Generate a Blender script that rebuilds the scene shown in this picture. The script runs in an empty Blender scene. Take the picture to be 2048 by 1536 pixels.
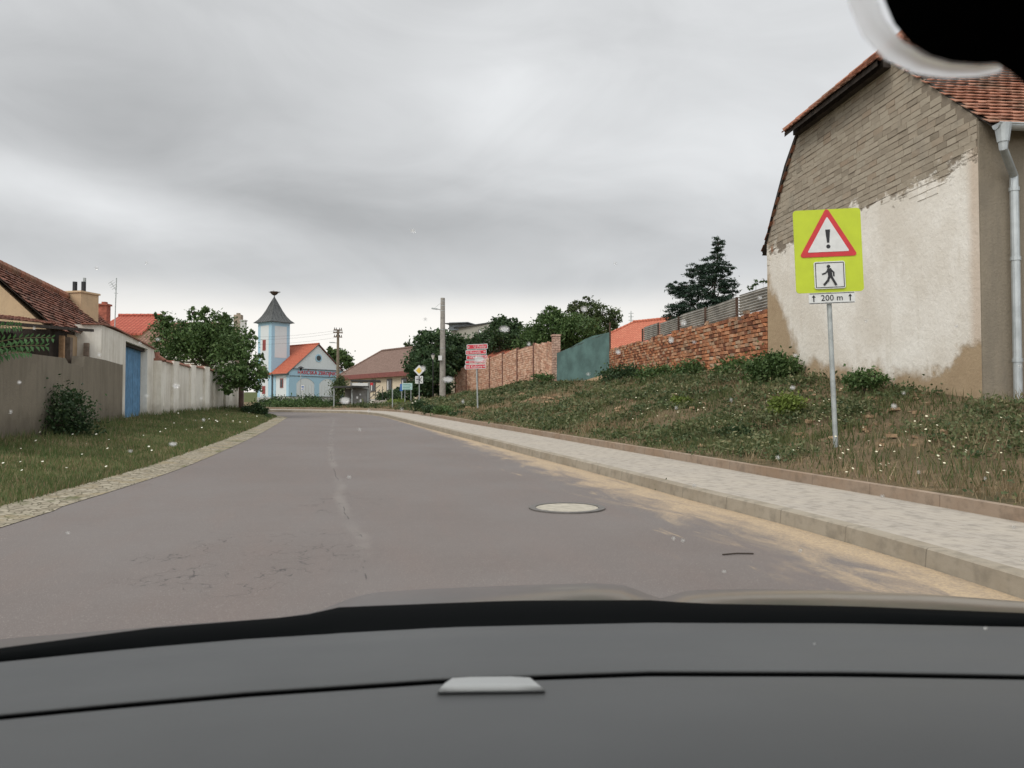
import bpy, math, random
import numpy as np
from mathutils import Vector, Matrix, noise as mnoise
R_ = math.radians
rnd = random.Random(7)
rng = np.random.default_rng(11)
S = bpy.context.scene
COL = S.collection

# ------------------------------------------------------------------ camera
F = 1650.0                      # focal length in photo pixels (2048 wide)
HZ = 820.0                      # picture row of the true horizon
CAMZ = 1.25
PITCH = math.atan((HZ - 768) / F)
cam_d = bpy.data.cameras.new('camera'); cam = bpy.data.objects.new('camera', cam_d); COL.objects.link(cam)
cam.location = (0, 0, CAMZ); cam.rotation_euler = (math.pi / 2 + PITCH, 0, 0)
cam_d.sensor_width = 36; cam_d.lens = 36 * F / 2048; cam_d.clip_start = 0.02; cam_d.clip_end = 3000
cam_d.dof.use_dof = True; cam_d.dof.focus_distance = 25; cam_d.dof.aperture_fstop = 12
S.camera = cam
S.view_settings.view_transform = 'Standard'; S.view_settings.look = 'None'
S.view_settings.exposure = 0.45; S.view_settings.gamma = 1.0
S.view_settings.use_curve_mapping = False

# ------------------------------------------------------------------ world: overcast sky
SUN_EL, SUN_AZ = R_(38), R_(-35)
W = bpy.data.worlds.new('World'); S.world = W; W.use_nodes = True
nt = W.node_tree; nt.nodes.clear()
def wn(t, **k):
    n = nt.nodes.new(t)
    for a, b in k.items(): setattr(n, a, b)
    return n
def wl(a, b): nt.links.new(a, b)
def wmath(op, a, b=None, c=None, clamp=False):
    n = wn('ShaderNodeMath', operation=op, use_clamp=clamp)
    for i, v in enumerate((a, b, c)):
        if v is None: continue
        if isinstance(v, (int, float)): n.inputs[i].default_value = v
        else: wl(v, n.inputs[i])
    return n.outputs[0]
tc = wn('ShaderNodeTexCoord'); sep = wn('ShaderNodeSeparateXYZ'); wl(tc.outputs['Generated'], sep.inputs[0])
dx, dy, dz = sep.outputs
dzp = wmath('MAXIMUM', dz, 0.0)
den = wmath('ADD', dzp, 0.16)
cx_ = wmath('DIVIDE', dx, den); cy_ = wmath('DIVIDE', dy, den)
cmb = wn('ShaderNodeCombineXYZ'); wl(cx_, cmb.inputs[0]); wl(cy_, cmb.inputs[1])
n1 = wn('ShaderNodeTexNoise'); n1.inputs['Scale'].default_value = 0.5; n1.inputs['Detail'].default_value = 5; n1.inputs['Roughness'].default_value = 0.5; n1.inputs['Distortion'].default_value = 0.5
mp = wn('ShaderNodeMapping'); mp.inputs['Location'].default_value = (3.1, 1.7, 0); mp.inputs['Scale'].default_value = (0.8, 1.25, 1); mp.inputs['Rotation'].default_value = (0, 0, R_(-14))
wl(cmb.outputs[0], mp.inputs[0]); wl(mp.outputs[0], n1.inputs['Vector'])
n2w = wn('ShaderNodeTexNoise'); n2w.inputs['Scale'].default_value = 2.2; n2w.inputs['Detail'].default_value = 4; wl(tc.outputs['Generated'], n2w.inputs['Vector'])
n3w = wn('ShaderNodeTexNoise'); n3w.inputs['Scale'].default_value = 4.2; n3w.inputs['Detail'].default_value = 7; n3w.inputs['Roughness'].default_value = 0.55; n3w.inputs['Distortion'].default_value = 0.8
mp3 = wn('ShaderNodeMapping'); mp3.inputs['Scale'].default_value = (1, 1, 2.0); wl(tc.outputs['Generated'], mp3.inputs[0]); wl(mp3.outputs[0], n3w.inputs['Vector'])
wx = wmath('ADD', dx, wmath('MULTIPLY', wmath('SUBTRACT', n2w.outputs[0], 0.5), 0.30))
wz = wmath('ADD', dz, wmath('MULTIPLY', wmath('SUBTRACT', n1.outputs[0], 0.5), 0.16))
def cloudbank(cx, cy, rx, ry, tilt, amp):      # soft bank of cloud at a compass direction and height
    a = wmath('DIVIDE', wmath('SUBTRACT', wx, cx), rx)
    b = wmath('DIVIDE', wmath('SUBTRACT', wmath('ADD', wz, wmath('MULTIPLY', wmath('SUBTRACT', wx, cx), tilt)), cy), ry)
    q = wmath('ADD', wmath('MULTIPLY', a, a), wmath('MULTIPLY', b, b))
    return wmath('MULTIPLY', wmath('POWER', 2.718, wmath('MULTIPLY', q, -1.0)), amp)
val = wmath('ADD', 0.49, wmath('ADD', wmath('MULTIPLY', wmath('SUBTRACT', n1.outputs[0], 0.5), 0.30), wmath('MULTIPLY', wmath('SUBTRACT', n3w.outputs[0], 0.5), 0.22)))
for c in ((-.36, .33, .22, .085, .15, -.085), (-.22, .235, .30, .045, .22, -.10), (-.48, .29, .14, .04, .2, -.04), (0.02, .225, .26, .045, .0, -.05), (-.45, .18, .30, .03, .1, -.045), (0.12, .172, .35, .022, -.05, -.03), (-.05, .47, .12, .05, -.4, -.03),
          (-.02, .37, .12, .10, 0, .07), (-.44, .24, .16, .03, .18, .13), (-.60, .27, .06, .035, .3, .18), (.25, .33, .30, .15, 0, .055), (-.58, .47, .12, .06, 0, .05), (.28, .20, .2, .03, 0, .03)):
    val = wmath('ADD', val, cloudbank(*c))
val = wmath('MAXIMUM', val, 0.26)
cc_ = wn('ShaderNodeCombineXYZ'); wl(wmath('MULTIPLY', val, 0.985), cc_.inputs[0]); wl(val, cc_.inputs[1]); wl(wmath('MULTIPLY', val, 1.01), cc_.inputs[2])
# thin warm brightening where the cloud deck ends, low over the village
edge = wmath('ADD', dz, wmath('MULTIPLY', wmath('SUBTRACT', n1.outputs[0], 0.5), 0.06))
gmr = wn('ShaderNodeMapRange', interpolation_type='SMOOTHERSTEP'); wl(edge, gmr.inputs[0]); gmr.inputs[1].default_value = 0.165; gmr.inputs[2].default_value = 0.105
glow = gmr.outputs[0]
az = wmath('SUBTRACT', 1.0, wmath('MULTIPLY', wmath('POWER', wmath('ABSOLUTE', wmath('ADD', dx, 0.15)), 2.0), 2.6), clamp=True)
gm = wmath('MULTIPLY', glow, wmath('MULTIPLY', az, 0.98))
mixg = wn('ShaderNodeMix', data_type='RGBA'); wl(gm, mixg.inputs[0]); wl(cc_.outputs[0], mixg.inputs[6]); mixg.inputs[7].default_value = (0.76, 0.735, 0.695, 1)
# overcast sky: zenith brighter than the low sky
zen_back = wmath('ADD', 1.0, wmath('MULTIPLY', wmath('SUBTRACT', dzp, 0.46, clamp=True), 2.4))
zen_back = wmath('MULTIPLY', zen_back, wmath('ADD', 1.0, wmath('MULTIPLY', wmath('MAXIMUM', wmath('MULTIPLY', dy, -1.0), 0.0), 1.0)))  # added lift of the sky behind the camera, to light walls facing it
mulz = wn('ShaderNodeVectorMath', operation='SCALE'); wl(mixg.outputs[2], mulz.inputs[0]); wl(zen_back, mulz.inputs['Scale'])
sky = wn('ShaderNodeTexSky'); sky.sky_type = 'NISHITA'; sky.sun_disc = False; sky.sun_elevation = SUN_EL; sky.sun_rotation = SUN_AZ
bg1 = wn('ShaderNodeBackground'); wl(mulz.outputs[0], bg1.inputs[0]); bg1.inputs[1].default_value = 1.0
bg2 = wn('ShaderNodeBackground'); wl(sky.outputs[0], bg2.inputs[0]); bg2.inputs[1].default_value = 0.08
mxs = wn('ShaderNodeMixShader'); mxs.inputs[0].default_value = 0.05; wl(bg1.outputs[0], mxs.inputs[1]); wl(bg2.outputs[0], mxs.inputs[2])
out = wn('ShaderNodeOutputWorld'); wl(mxs.outputs[0], out.inputs[0])
# ------------------------------------------------------------------ sun behind the clouds
sd = bpy.data.lights.new('sun', 'SUN'); sd.energy = 1.1; sd.angle = R_(25); sd.color = (1, 0.94, 0.84)
so = bpy.data.objects.new('sun', sd); COL.objects.link(so)
sdir = Vector((math.sin(SUN_AZ) * math.cos(SUN_EL), -abs(math.cos(SUN_AZ)) * math.cos(SUN_EL) * 0.6, math.sin(SUN_EL)))
so.rotation_euler = sdir.to_track_quat('Z', 'Y').to_euler()
sky.sun_rotation = math.atan2(sdir.x, sdir.y)

# ------------------------------------------------------------------ picture -> place helpers
_f = Vector((0, math.cos(PITCH), math.sin(PITCH))); _u = Vector((0, -math.sin(PITCH), math.cos(PITCH)))
def ray(px, py): return _f + Vector((1, 0, 0)) * ((px - 1024) / F) + _u * ((768 - py) / F)
def P(px, py, Y):
    d = ray(px, py); return Vector((0, 0, CAMZ)) + d * (Y / d.y)
def G(Y): return 0.0212 * min(Y, 112.0)
def RG(px, py, e=0.0):
    d = ray(px, py); t = (CAMZ - e) / (0.0212 * d.y - d.z); return Vector((0, 0, CAMZ)) + d * t
def interp(Y, pts):
    if Y <= pts[0][0]: return pts[0][1]
    for (a, b), (c, d) in zip(pts, pts[1:]):
        if Y <= c: return b + (d - b) * (Y - a) / (c - a)
    return pts[-1][1]

# ------------------------------------------------------------------ materials
def new_mat(name):
    m = bpy.data.materials.new(name); m.use_nodes = True
    t = m.node_tree; b = t.nodes['Principled BSDF']; return m, t, b
class N:
    def __init__(s, t): s.t = t
    def node(s, ty, **k):
        n = s.t.nodes.new(ty)
        for a, b in k.items(): setattr(n, a, b)
        return n
    def set(s, sock, v):
        if isinstance(v, bpy.types.NodeSocket): s.t.links.new(v, sock)
        elif isinstance(v, (tuple, list)) and len(v) == 3 and sock.type == 'RGBA': sock.default_value = (*v, 1)
        else: sock.default_value = v
    def math(s, op, a, b=None, clamp=False):
        n = s.node('ShaderNodeMath', operation=op, use_clamp=clamp); s.set(n.inputs[0], a)
        if b is not None: s.set(n.inputs[1], b)
        return n.outputs[0]
    def noise(s, vec, scale, detail=4, rough=0.55, dist=0.0):
        n = s.node('ShaderNodeTexNoise'); s.set(n.inputs['Vector'], vec); n.inputs['Scale'].default_value = scale
        n.inputs['Detail'].default_value = detail; n.inputs['Roughness'].default_value = rough; n.inputs['Distortion'].default_value = dist
        return n.outputs[0]
    def mix(s, f, a, b, mode='MIX'):
        n = s.node('ShaderNodeMix', data_type='RGBA', blend_type=mode); s.set(n.inputs[0], f); s.set(n.inputs[6], a); s.set(n.inputs[7], b); return n.outputs[2]
    def step(s, v, lo, hi):
        n = s.node('ShaderNodeMapRange', interpolation_type='SMOOTHSTEP'); s.set(n.inputs[0], v); n.inputs[1].default_value = lo; n.inputs[2].default_value = hi; return n.outputs[0]
    def ramp(s, v, els):
        n = s.node('ShaderNodeValToRGB'); s.set(n.inputs[0], v); e = n.color_ramp.elements
        e[0].position, e[0].color = els[0][0], (*els[0][1], 1); e[1].position, e[1].color = els[-1][0], (*els[-1][1], 1)
        for p, c in els[1:-1]: q = e.new(p); q.color = (*c, 1)
        return n.outputs[0]
    def bump(s, h, strength, dist=0.02):
        n = s.node('ShaderNodeBump'); s.set(n.inputs['Height'], h); n.inputs['Strength'].default_value = strength; n.inputs['Distance'].default_value = dist
        s.t.links.new(n.outputs[0], s.t.nodes['Principled BSDF'].inputs['Normal'])
    def uv(s): return s.node('ShaderNodeTexCoord').outputs['UV']
    def pos(s): return s.node('ShaderNodeNewGeometry').outputs['Position']
    def vmap(s, vec, scale=(1, 1, 1), loc=(0, 0, 0)):
        n = s.node('ShaderNodeMapping'); s.set(n.inputs[0], vec); n.inputs['Scale'].default_value = scale; n.inputs['Location'].default_value = loc; return n.outputs[0]
    def xyz(s, v):
        n = s.node('ShaderNodeSeparateXYZ'); s.set(n.inputs[0], v); return n.outputs
def plain(name, c, rough=0.6, metal=0.0, var=0.12, scale=3.0, bump=0.0, bscale=60, spec=0.4, coat=0.0):
    m, t, b = new_mat(name); n = N(t); p = n.pos()
    k = n.noise(p, scale, 5)
    c1 = tuple(max(0, x * (1 - var)) for x in c); c2 = tuple(min(1, x * (1 + var)) for x in c)
    t.links.new(n.mix(n.step(k, 0.3, 0.7), c1, c2), b.inputs['Base Color'])
    b.inputs['Roughness'].default_value = rough; b.inputs['Metallic'].default_value = metal
    b.inputs['Specular IOR Level'].default_value = spec; b.inputs['Coat Weight'].default_value = coat
    if bump: n.bump(n.noise(p, bscale, 3), bump)
    return m
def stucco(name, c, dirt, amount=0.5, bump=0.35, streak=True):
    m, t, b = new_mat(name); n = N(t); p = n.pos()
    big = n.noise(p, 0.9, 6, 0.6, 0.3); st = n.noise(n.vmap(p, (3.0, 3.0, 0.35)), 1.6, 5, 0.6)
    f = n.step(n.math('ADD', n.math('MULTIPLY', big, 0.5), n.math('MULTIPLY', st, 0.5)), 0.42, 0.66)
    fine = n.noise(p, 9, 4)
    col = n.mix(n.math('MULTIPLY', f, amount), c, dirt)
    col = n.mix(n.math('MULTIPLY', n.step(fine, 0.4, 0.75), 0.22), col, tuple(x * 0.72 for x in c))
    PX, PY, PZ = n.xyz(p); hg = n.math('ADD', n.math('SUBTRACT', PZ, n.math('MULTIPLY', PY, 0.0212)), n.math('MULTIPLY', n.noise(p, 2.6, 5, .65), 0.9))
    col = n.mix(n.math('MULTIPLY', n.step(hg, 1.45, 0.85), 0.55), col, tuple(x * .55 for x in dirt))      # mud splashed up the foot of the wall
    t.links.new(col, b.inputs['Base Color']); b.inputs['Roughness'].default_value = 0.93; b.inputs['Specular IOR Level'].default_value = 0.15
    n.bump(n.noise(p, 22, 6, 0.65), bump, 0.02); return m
def brickmat(name, c1, c2, mortar, bw=0.3, bh=0.085, ms=0.012, bump=0.6, stain=None, off=0.5, wob=0.02):
    m, t, b = new_mat(name); n = N(t); uv = n.uv()
    wv = n.node('ShaderNodeVectorMath', operation='SCALE'); wn_ = n.node('ShaderNodeTexNoise'); n.set(wn_.inputs['Vector'], uv); wn_.inputs['Scale'].default_value = 3.0
    n.set(wv.inputs[0], wn_.outputs['Color']); wv.inputs['Scale'].default_value = wob
    ad = n.node('ShaderNodeVectorMath', operation='ADD'); n.set(ad.inputs[0], uv); n.set(ad.inputs[1], wv.outputs[0])
    br = n.node('ShaderNodeTexBrick'); n.set(br.inputs['Vector'], ad.outputs[0]); br.offset = off
    n.set(br.inputs['Color1'], c1); n.set(br.inputs['Color2'], c2); n.set(br.inputs['Mortar'], mortar)
    br.inputs['Scale'].default_value = 1.0; br.inputs['Brick Width'].default_value = bw; br.inputs['Row Height'].default_value = bh
    br.inputs['Mortar Size'].default_value = ms; br.inputs['Mortar Smooth'].default_value = 0.4; br.inputs['Bias'].default_value = -0.1
    col = n.mix(n.step(n.noise(uv, 1.1, 6, 0.65), 0.35, 0.75), br.outputs[0], stain or tuple(x * 0.6 for x in c1), 'MIX') if stain else br.outputs[0]
    cell = n.noise(uv, 7, 3)
    col = n.mix(n.math('MULTIPLY', n.step(cell, 0.45, 0.7), 0.45), col, tuple(x * 0.45 for x in c1))
    t.links.new(col, b.inputs['Base Color']); b.inputs['Roughness'].default_value = 0.92; b.inputs['Specular IOR Level'].default_value = 0.15
    h = n.math('ADD', n.math('MULTIPLY', br.outputs['Fac'], -1.0), n.math('MULTIPLY', n.noise(uv, 14, 5, 0.7), 0.9))
    n.bump(h, bump, 0.03); return m
def leafmat(name, ca, cb, cc=None, trans=0.25, rough=0.55):
    m, t, b = new_mat(name); n = N(t)
    g = n.node('ShaderNodeNewGeometry'); isl = g.outputs['Random Per Island']
    els = [(0.0, ca), (0.6, cb), (1.0, cc or cb)]
    col = n.ramp(isl, els)
    col = n.mix(n.math('MULTIPLY', n.step(n.noise(g.outputs['Position'], 0.9, 4), 0.35, 0.7), 0.5), col, tuple(x * 0.6 for x in ca))
    t.links.new(col, b.inputs['Base Color']); b.inputs['Roughness'].default_value = rough; b.inputs['Specular IOR Level'].default_value = 0.25
    tr = n.node('ShaderNodeBsdfTranslucent'); n.set(tr.inputs[0], col)
    mx = n.node('ShaderNodeMixShader'); mx.inputs[0].default_value = trans
    o = t.nodes['Material Output']; t.links.new(b.outputs[0], mx.inputs[1]); t.links.new(tr.outputs[0], mx.inputs[2]); t.links.new(mx.outputs[0], o.inputs[0])
    return m
def tilemat(name, c, c2, dark, moss=None, mossamt=0.5):
    m, t, b = new_mat(name); n = N(t); g = n.node('ShaderNodeNewGeometry'); isl = g.outputs['Random Per Island']; p = g.outputs['Position']
    col = n.ramp(isl, [(0.0, dark), (0.22, c), (0.75, c2), (1.0, tuple(x * 0.8 for x in c))])
    col = n.mix(n.math('MULTIPLY', n.step(n.noise(p, 1.7, 6, 0.65), 0.42, 0.7), mossamt), col, moss or dark)
    t.links.new(col, b.inputs['Base Color']); b.inputs['Roughness'].default_value = 0.85; b.inputs['Specular IOR Level'].default_value = 0.2
    n.bump(n.noise(p, 40, 4), 0.3, 0.01); return m
def farroof(name, c, c2, row=0.3, bw=0.22, dark=0.5):
    return brickmat(name, c, c2, tuple(x * dark for x in c), bw, row, 0.03, 0.5, None, 0.0, 0.0)

# ------------------------------------------------------------------ mesh builder
class MB:
    def __init__(s, M=None): s.v = []; s.f = []; s.M = M
    def add(s, vs, fs):
        o = len(s.v)
        for q in vs:
            q = Vector(q); s.v.append(s.M @ q if s.M else q)
        for f in fs: s.f.append(tuple(i + o for i in f))
        return s
    def box(s, c, d, yaw=0, R=None):
        hx, hy, hz = d[0] / 2, d[1] / 2, d[2] / 2
        R = R or Matrix.Rotation(yaw, 3, 'Z'); c = Vector(c)
        vs = [c + R @ Vector((x * hx, y * hy, z * hz)) for x in (-1, 1) for y in (-1, 1) for z in (-1, 1)]
        return s.add(vs, [(0, 1, 3, 2), (4, 6, 7, 5), (0, 4, 5, 1), (2, 3, 7, 6), (0, 2, 6, 4), (1, 5, 7, 3)])
    def prism(s, poly, vec):
        n = len(poly); vec = Vector(vec); p = [Vector(q) for q in poly]
        return s.add(p + [q + vec for q in p], [tuple(range(n))[::-1], tuple(range(n, 2 * n))] + [(i, (i + 1) % n, n + (i + 1) % n, n + i) for i in range(n)])
    def tube(s, pts, rs, k=8, cap=True):
        pts = [Vector(p) for p in pts]; rs = rs if isinstance(rs, (list, tuple)) else [rs] * len(pts)
        vs = []; fs = []; n = len(pts)
        for i, p in enumerate(pts):
            d = (pts[min(i + 1, n - 1)] - pts[max(i - 1, 0)]).normalized()
            a = d.orthogonal().normalized() if i == 0 else (a - d * a.dot(d)).normalized()
            b = d.cross(a)
            for j in range(k):
                th = 2 * math.pi * j / k; vs.append(p + (a * math.cos(th) + b * math.sin(th)) * rs[i])
        for i in range(n - 1):
            for j in range(k):
                fs.append((i * k + j, i * k + (j + 1) % k, (i + 1) * k + (j + 1) % k, (i + 1) * k + j))
        if cap: fs += [tuple(range(k))[::-1], tuple(range((n - 1) * k, n * k))]
        return s.add(vs, fs)
    def lathe(s, c, prof, k=16, sx=1, sy=1):
        c = Vector(c); vs = []; fs = []
        for r, z in prof:
            for j in range(k):
                th = 2 * math.pi * j / k; vs.append(c + Vector((r * sx * math.cos(th), r * sy * math.sin(th), z)))
        for i in range(len(prof) - 1):
            for j in range(k): fs.append((i * k + j, i * k + (j + 1) % k, (i + 1) * k + (j + 1) % k, (i + 1) * k + j))
        fs += [tuple(range(k))[::-1], tuple(range((len(prof) - 1) * k, len(prof) * k))]
        return s.add(vs, fs)
    def grid(s, rows, closed=False):
        nr, nc = len(rows), len(rows[0]); vs = [q for r in rows for q in r]
        return s.add(vs, [(i * nc + j, i * nc + j + 1, (i + 1) * nc + j + 1, (i + 1) * nc + j) for i in range(nr - 1) for j in range(nc - 1)])
    def build(s, name, mat, parent=None, local=False, smooth=False, uvs=None, weld=False):
        me = bpy.data.meshes.new(name); base = Vector((0, 0, 0))
        if parent is not None and not local:
            q = parent
            while q is not None: base = base + q.location; q = q.parent
        me.from_pydata([tuple(v - base) for v in s.v], [], s.f)
        me.update()
        ul = me.uv_layers.new(name='UVMap')
        if uvs is not None:
            for lp in me.loops: ul.data[lp.index].uv = uvs[lp.vertex_index]
        else:
            for p in me.polygons:
                n = p.normal
                t = Vector((-n.y, n.x, 0)) if (n.x * n.x + n.y * n.y) > 1e-4 else Vector((1, 0, 0))
                t.normalize(); w = n.cross(t)
                for li in p.loop_indices:
                    v = s.v[me.loops[li].vertex_index]; ul.data[li].uv = (v.dot(t), v.dot(w))
        if smooth: me.polygons.foreach_set('use_smooth', [True] * len(me.polygons))
        me.materials.append(mat)
        o = bpy.data.objects.new(name, me); COL.objects.link(o)
        if parent is not None: o.parent = parent
        return o
def npmesh(name, V, k, mat, parent=None):
    """V: (n,k,3) separate k-gons"""
    n = V.shape[0]; me = bpy.data.meshes.new(name); V = V.astype(np.float32)
    if parent is not None:
        base = Vector((0, 0, 0)); q = parent
        while q is not None: base = base + q.location; q = q.parent
        V = V - np.array(base, dtype=np.float32)
    me.vertices.add(n * k); me.vertices.foreach_set('co', V.reshape(-1))
    me.loops.add(n * k); me.loops.foreach_set('vertex_index', np.arange(n * k, dtype=np.int32))
    me.polygons.add(n); me.polygons.foreach_set('loop_start', np.arange(0, n * k, k, dtype=np.int32))
    me.polygons.foreach_set('loop_total', np.full(n, k, dtype=np.int32))
    me.update(calc_edges=True); me.materials.append(mat)
    o = bpy.data.objects.new(name, me); COL.objects.link(o)
    if parent is not None: o.parent = parent
    return o
def tag(o, label=None, cat=None, group=None, kind=None):
    if label: o['label'] = label
    if cat: o['category'] = cat
    if group: o['group'] = group
    if kind: o['kind'] = kind
    return o
def thing(name, loc, label, cat, group=None, rz=0, rot=None):
    o = bpy.data.objects.new(name, None); COL.objects.link(o); o.location = loc; o.empty_display_size = 0.2
    o.rotation_euler = rot or (0, 0, rz)
    return tag(o, label, cat, group)
def text_mesh(name, s, size, mat, parent, M, depth=0.003, align='CENTER'):
    cu = bpy.data.curves.new(name, 'FONT'); cu.body = s; cu.size = size; cu.extrude = depth; cu.align_x = align; cu.align_y = 'CENTER'; cu.resolution_u = 2
    tmp = bpy.data.objects.new(name, cu); COL.objects.link(tmp); bpy.context.view_layer.update()
    me = bpy.data.meshes.new_from_object(tmp.evaluated_get(bpy.context.evaluated_depsgraph_get()))
    bpy.data.objects.remove(tmp); me.transform(M); me.materials.clear(); me.materials.append(mat); me.name = name
    o = bpy.data.objects.new(name, me); COL.objects.link(o); o.parent = parent; return o
def frame(origin, ex, ey=None):
    ex = Vector((ex[0], ex[1], 0)).normalized(); ey = Vector((-ex.y, ex.x, 0)); o = Vector(origin)
    return Matrix(((ex.x, ey.x, 0, o.x), (ex.y, ey.y, 0, o.y), (0, 0, 1, o.z), (0, 0, 0, 1)))

# ------------------------------------------------------------------ setting: lines of road, kerbs, walls
RK = [(3.95, -6), (3.6, 0)] + [(lambda q: (q.x, q.y))(RG(*p)) for p in
     [(2048, 1199), (1614, 1062), (1366, 996), (1200, 949), (1050, 909), (940, 879), (860, 858), (800, 842), (765, 833), (735, 829), (700, 826.5)]] + [(-11.6, 51.2), (-14, 52.6), (-18, 54.0), (-28, 56), (-60, 60)]
LK = [(-4.2, -6), (-4.4, 0)] + [(lambda q: (q.x, q.y))(RG(*p)) for p in
     [(0, 1055), (120, 1014), (243, 976), (381, 929), (498, 878), (545, 853), (568, 839)]] + [(-11.5, 42), (-13.3, 45), (-17, 47), (-28, 49), (-60, 53)]
def smooth_line(p, n=220):
    p = [Vector((a, b)) for a, b in p]; out = []
    for i in range(len(p) - 1):
        p0 = p[max(i - 1, 0)]; p1 = p[i]; p2 = p[i + 1]; p3 = p[min(i + 2, len(p) - 1)]
        k = max(2, int((p2 - p1).length / 0.6))
        for j in range(k):
            t = j / k
            out.append(0.5 * ((2 * p1) + (p2 - p0) * t + (2 * p0 - 5 * p1 + 4 * p2 - p3) * t * t + (3 * p1 - p0 - 3 * p2 + p3) * t ** 3))
    out.append(p[-1]); return out
RKs, LKs = smooth_line(RK), smooth_line(LK)
def offset(l, d):
    o = []
    for i, p in enumerate(l):
        t = (l[min(i + 1, len(l) - 1)] - l[max(i - 1, 0)]).normalized(); o.append(p + Vector((t.y, -t.x)) * d)
    return o
def arclen(l):
    s = [0]
    for a, b in zip(l, l[1:]): s.append(s[-1] + (b - a).length)
    return s
def strip(name, lines, mat, label=None):
    """lines: list of (polyline, extra height); same count of points"""
    al = arclen(lines[0][0]); rows = []; uvs = []; acc = 0.0; prev = None
    for li, (l, h) in enumerate(lines):
        if prev is not None: acc += math.hypot((l[0] - prev[0][0]).length, h - prev[1])
        rows.append([Vector((p.x, p.y, G(p.y) + h)) for p in l]); uvs += [(a, acc) for a in al]; prev = (l, h)
    mb = MB().grid(rows); 
    o = mb.build(name, mat, uvs=uvs, smooth=False); o['kind'] = 'structure'; return o
def lineX(l, Y, first=True):
    for a, b in zip(l, l[1:]):
        if (a.y - Y) * (b.y - Y) <= 0 and a.y != b.y: return a.x + (b.x - a.x) * (Y - a.y) / (b.y - a.y)
    return l[-1].x if Y > l[-1].y else l[0].x
K2 = offset(RKs, 1.62); GUT = offset(LKs, -0.50)
# wall feet, right side: (Y, X, z)
gd = Vector((-0.0995, 0.995)); gn = Vector((0.995, 0.0995)); C0 = Vector((7.41, 13.0))
def gp(px, py):          # point on the gable plane behind picture point
    r = (px - 1024) / F; Y = (C0.x + 0.1 * C0.y) / (r + 0.1); return P(px, py, Y)
WRX = [(-6, 9.5), (8, 8.2), (13, 7.41), (21.2, 6.59), (43, 5.13), (48, 2.6), (73, -4.95), (90, -8)]
WRZ = [(-6, .95), (8, 1.2), (13, 1.42), (21.2, 2.3), (33, 2.55), (43, 2.75), (48, 2.95), (55, 2.9), (73, 2.8), (90, 2.9)]
WLX = [(-6, -6.8), (15.5, -9.62), (25, -11.95), (29, -12.6), (32, -13.15), (35, -13.65), (37.5, -14.0), (39.5, -14.3), (41.5, -14.5), (44.5, -14.7), (60, -16)]
WLH = [(-6, .3), (15.5, .31), (25, .42), (32, .40), (40, .40), (44.5, .40), (47, .2), (60, .1)]
def n2(x, y, s=1.0): return mnoise.noise(Vector((x * s, y * s, 3.3)))
def zbank(X, Y):
    k = max(-11.0, lineX(K2, Y)) if Y < 56 else -11; w = interp(Y, WRX); top = interp(Y, WRZ); z0 = G(Y) + 0.26
    t = (X - k) / max(0.5, (w - k)); ex = interp(Y, [(10, 2.1), (20, 1.5), (44, 1.25), (52, 1.7), (60, 2.0)])
    if t <= 0: return z0 - min(.14, max(0, Y - 49) * .1)
    if t > 1: return top + 0.10 * n2(X, Y, .25)
    b = math.sin(min(1, t) * math.pi)
    return z0 + (top - z0) * t ** ex + b * (0.17 * n2(X, Y, .55) + 0.08 * n2(X + 9, Y, 1.7)) * interp(Y, [(0, 1), (30, 1.6), (60, 1)])
def zleft(X, Y):
    l = lineX(GUT, Y) if Y < 44 else (lineX(GUT, Y) if Y < 50 else -60); w = interp(Y, WLX); h = interp(Y, WLH)
    t = (l - X) / max(0.4, l - w)
    if t <= 0: return G(Y) + 0.02
    if t > 1: return G(Y) + h
    return G(Y) + 0.02 + (h) * t ** 0.85 + 0.04 * math.sin(t * math.pi) * n2(X, Y, 1.2)
def onbank(px, py):
    d = ray(px, py); Y = 5.0
    while Y < 95:
        q = Vector((0, 0, CAMZ)) + d * (Y / d.y)
        if q.z <= zbank(q.x, q.y): return Vector((q.x, q.y, zbank(q.x, q.y)))
        Y += 0.05
    return q
def onleft(px, py):
    d = ray(px, py); Y = 5.0
    while Y < 60:
        q = Vector((0, 0, CAMZ)) + d * (Y / d.y)
        if q.z <= zleft(q.x, q.y): return Vector((q.x, q.y, zleft(q.x, q.y)))
        Y += 0.05
    return q

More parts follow.
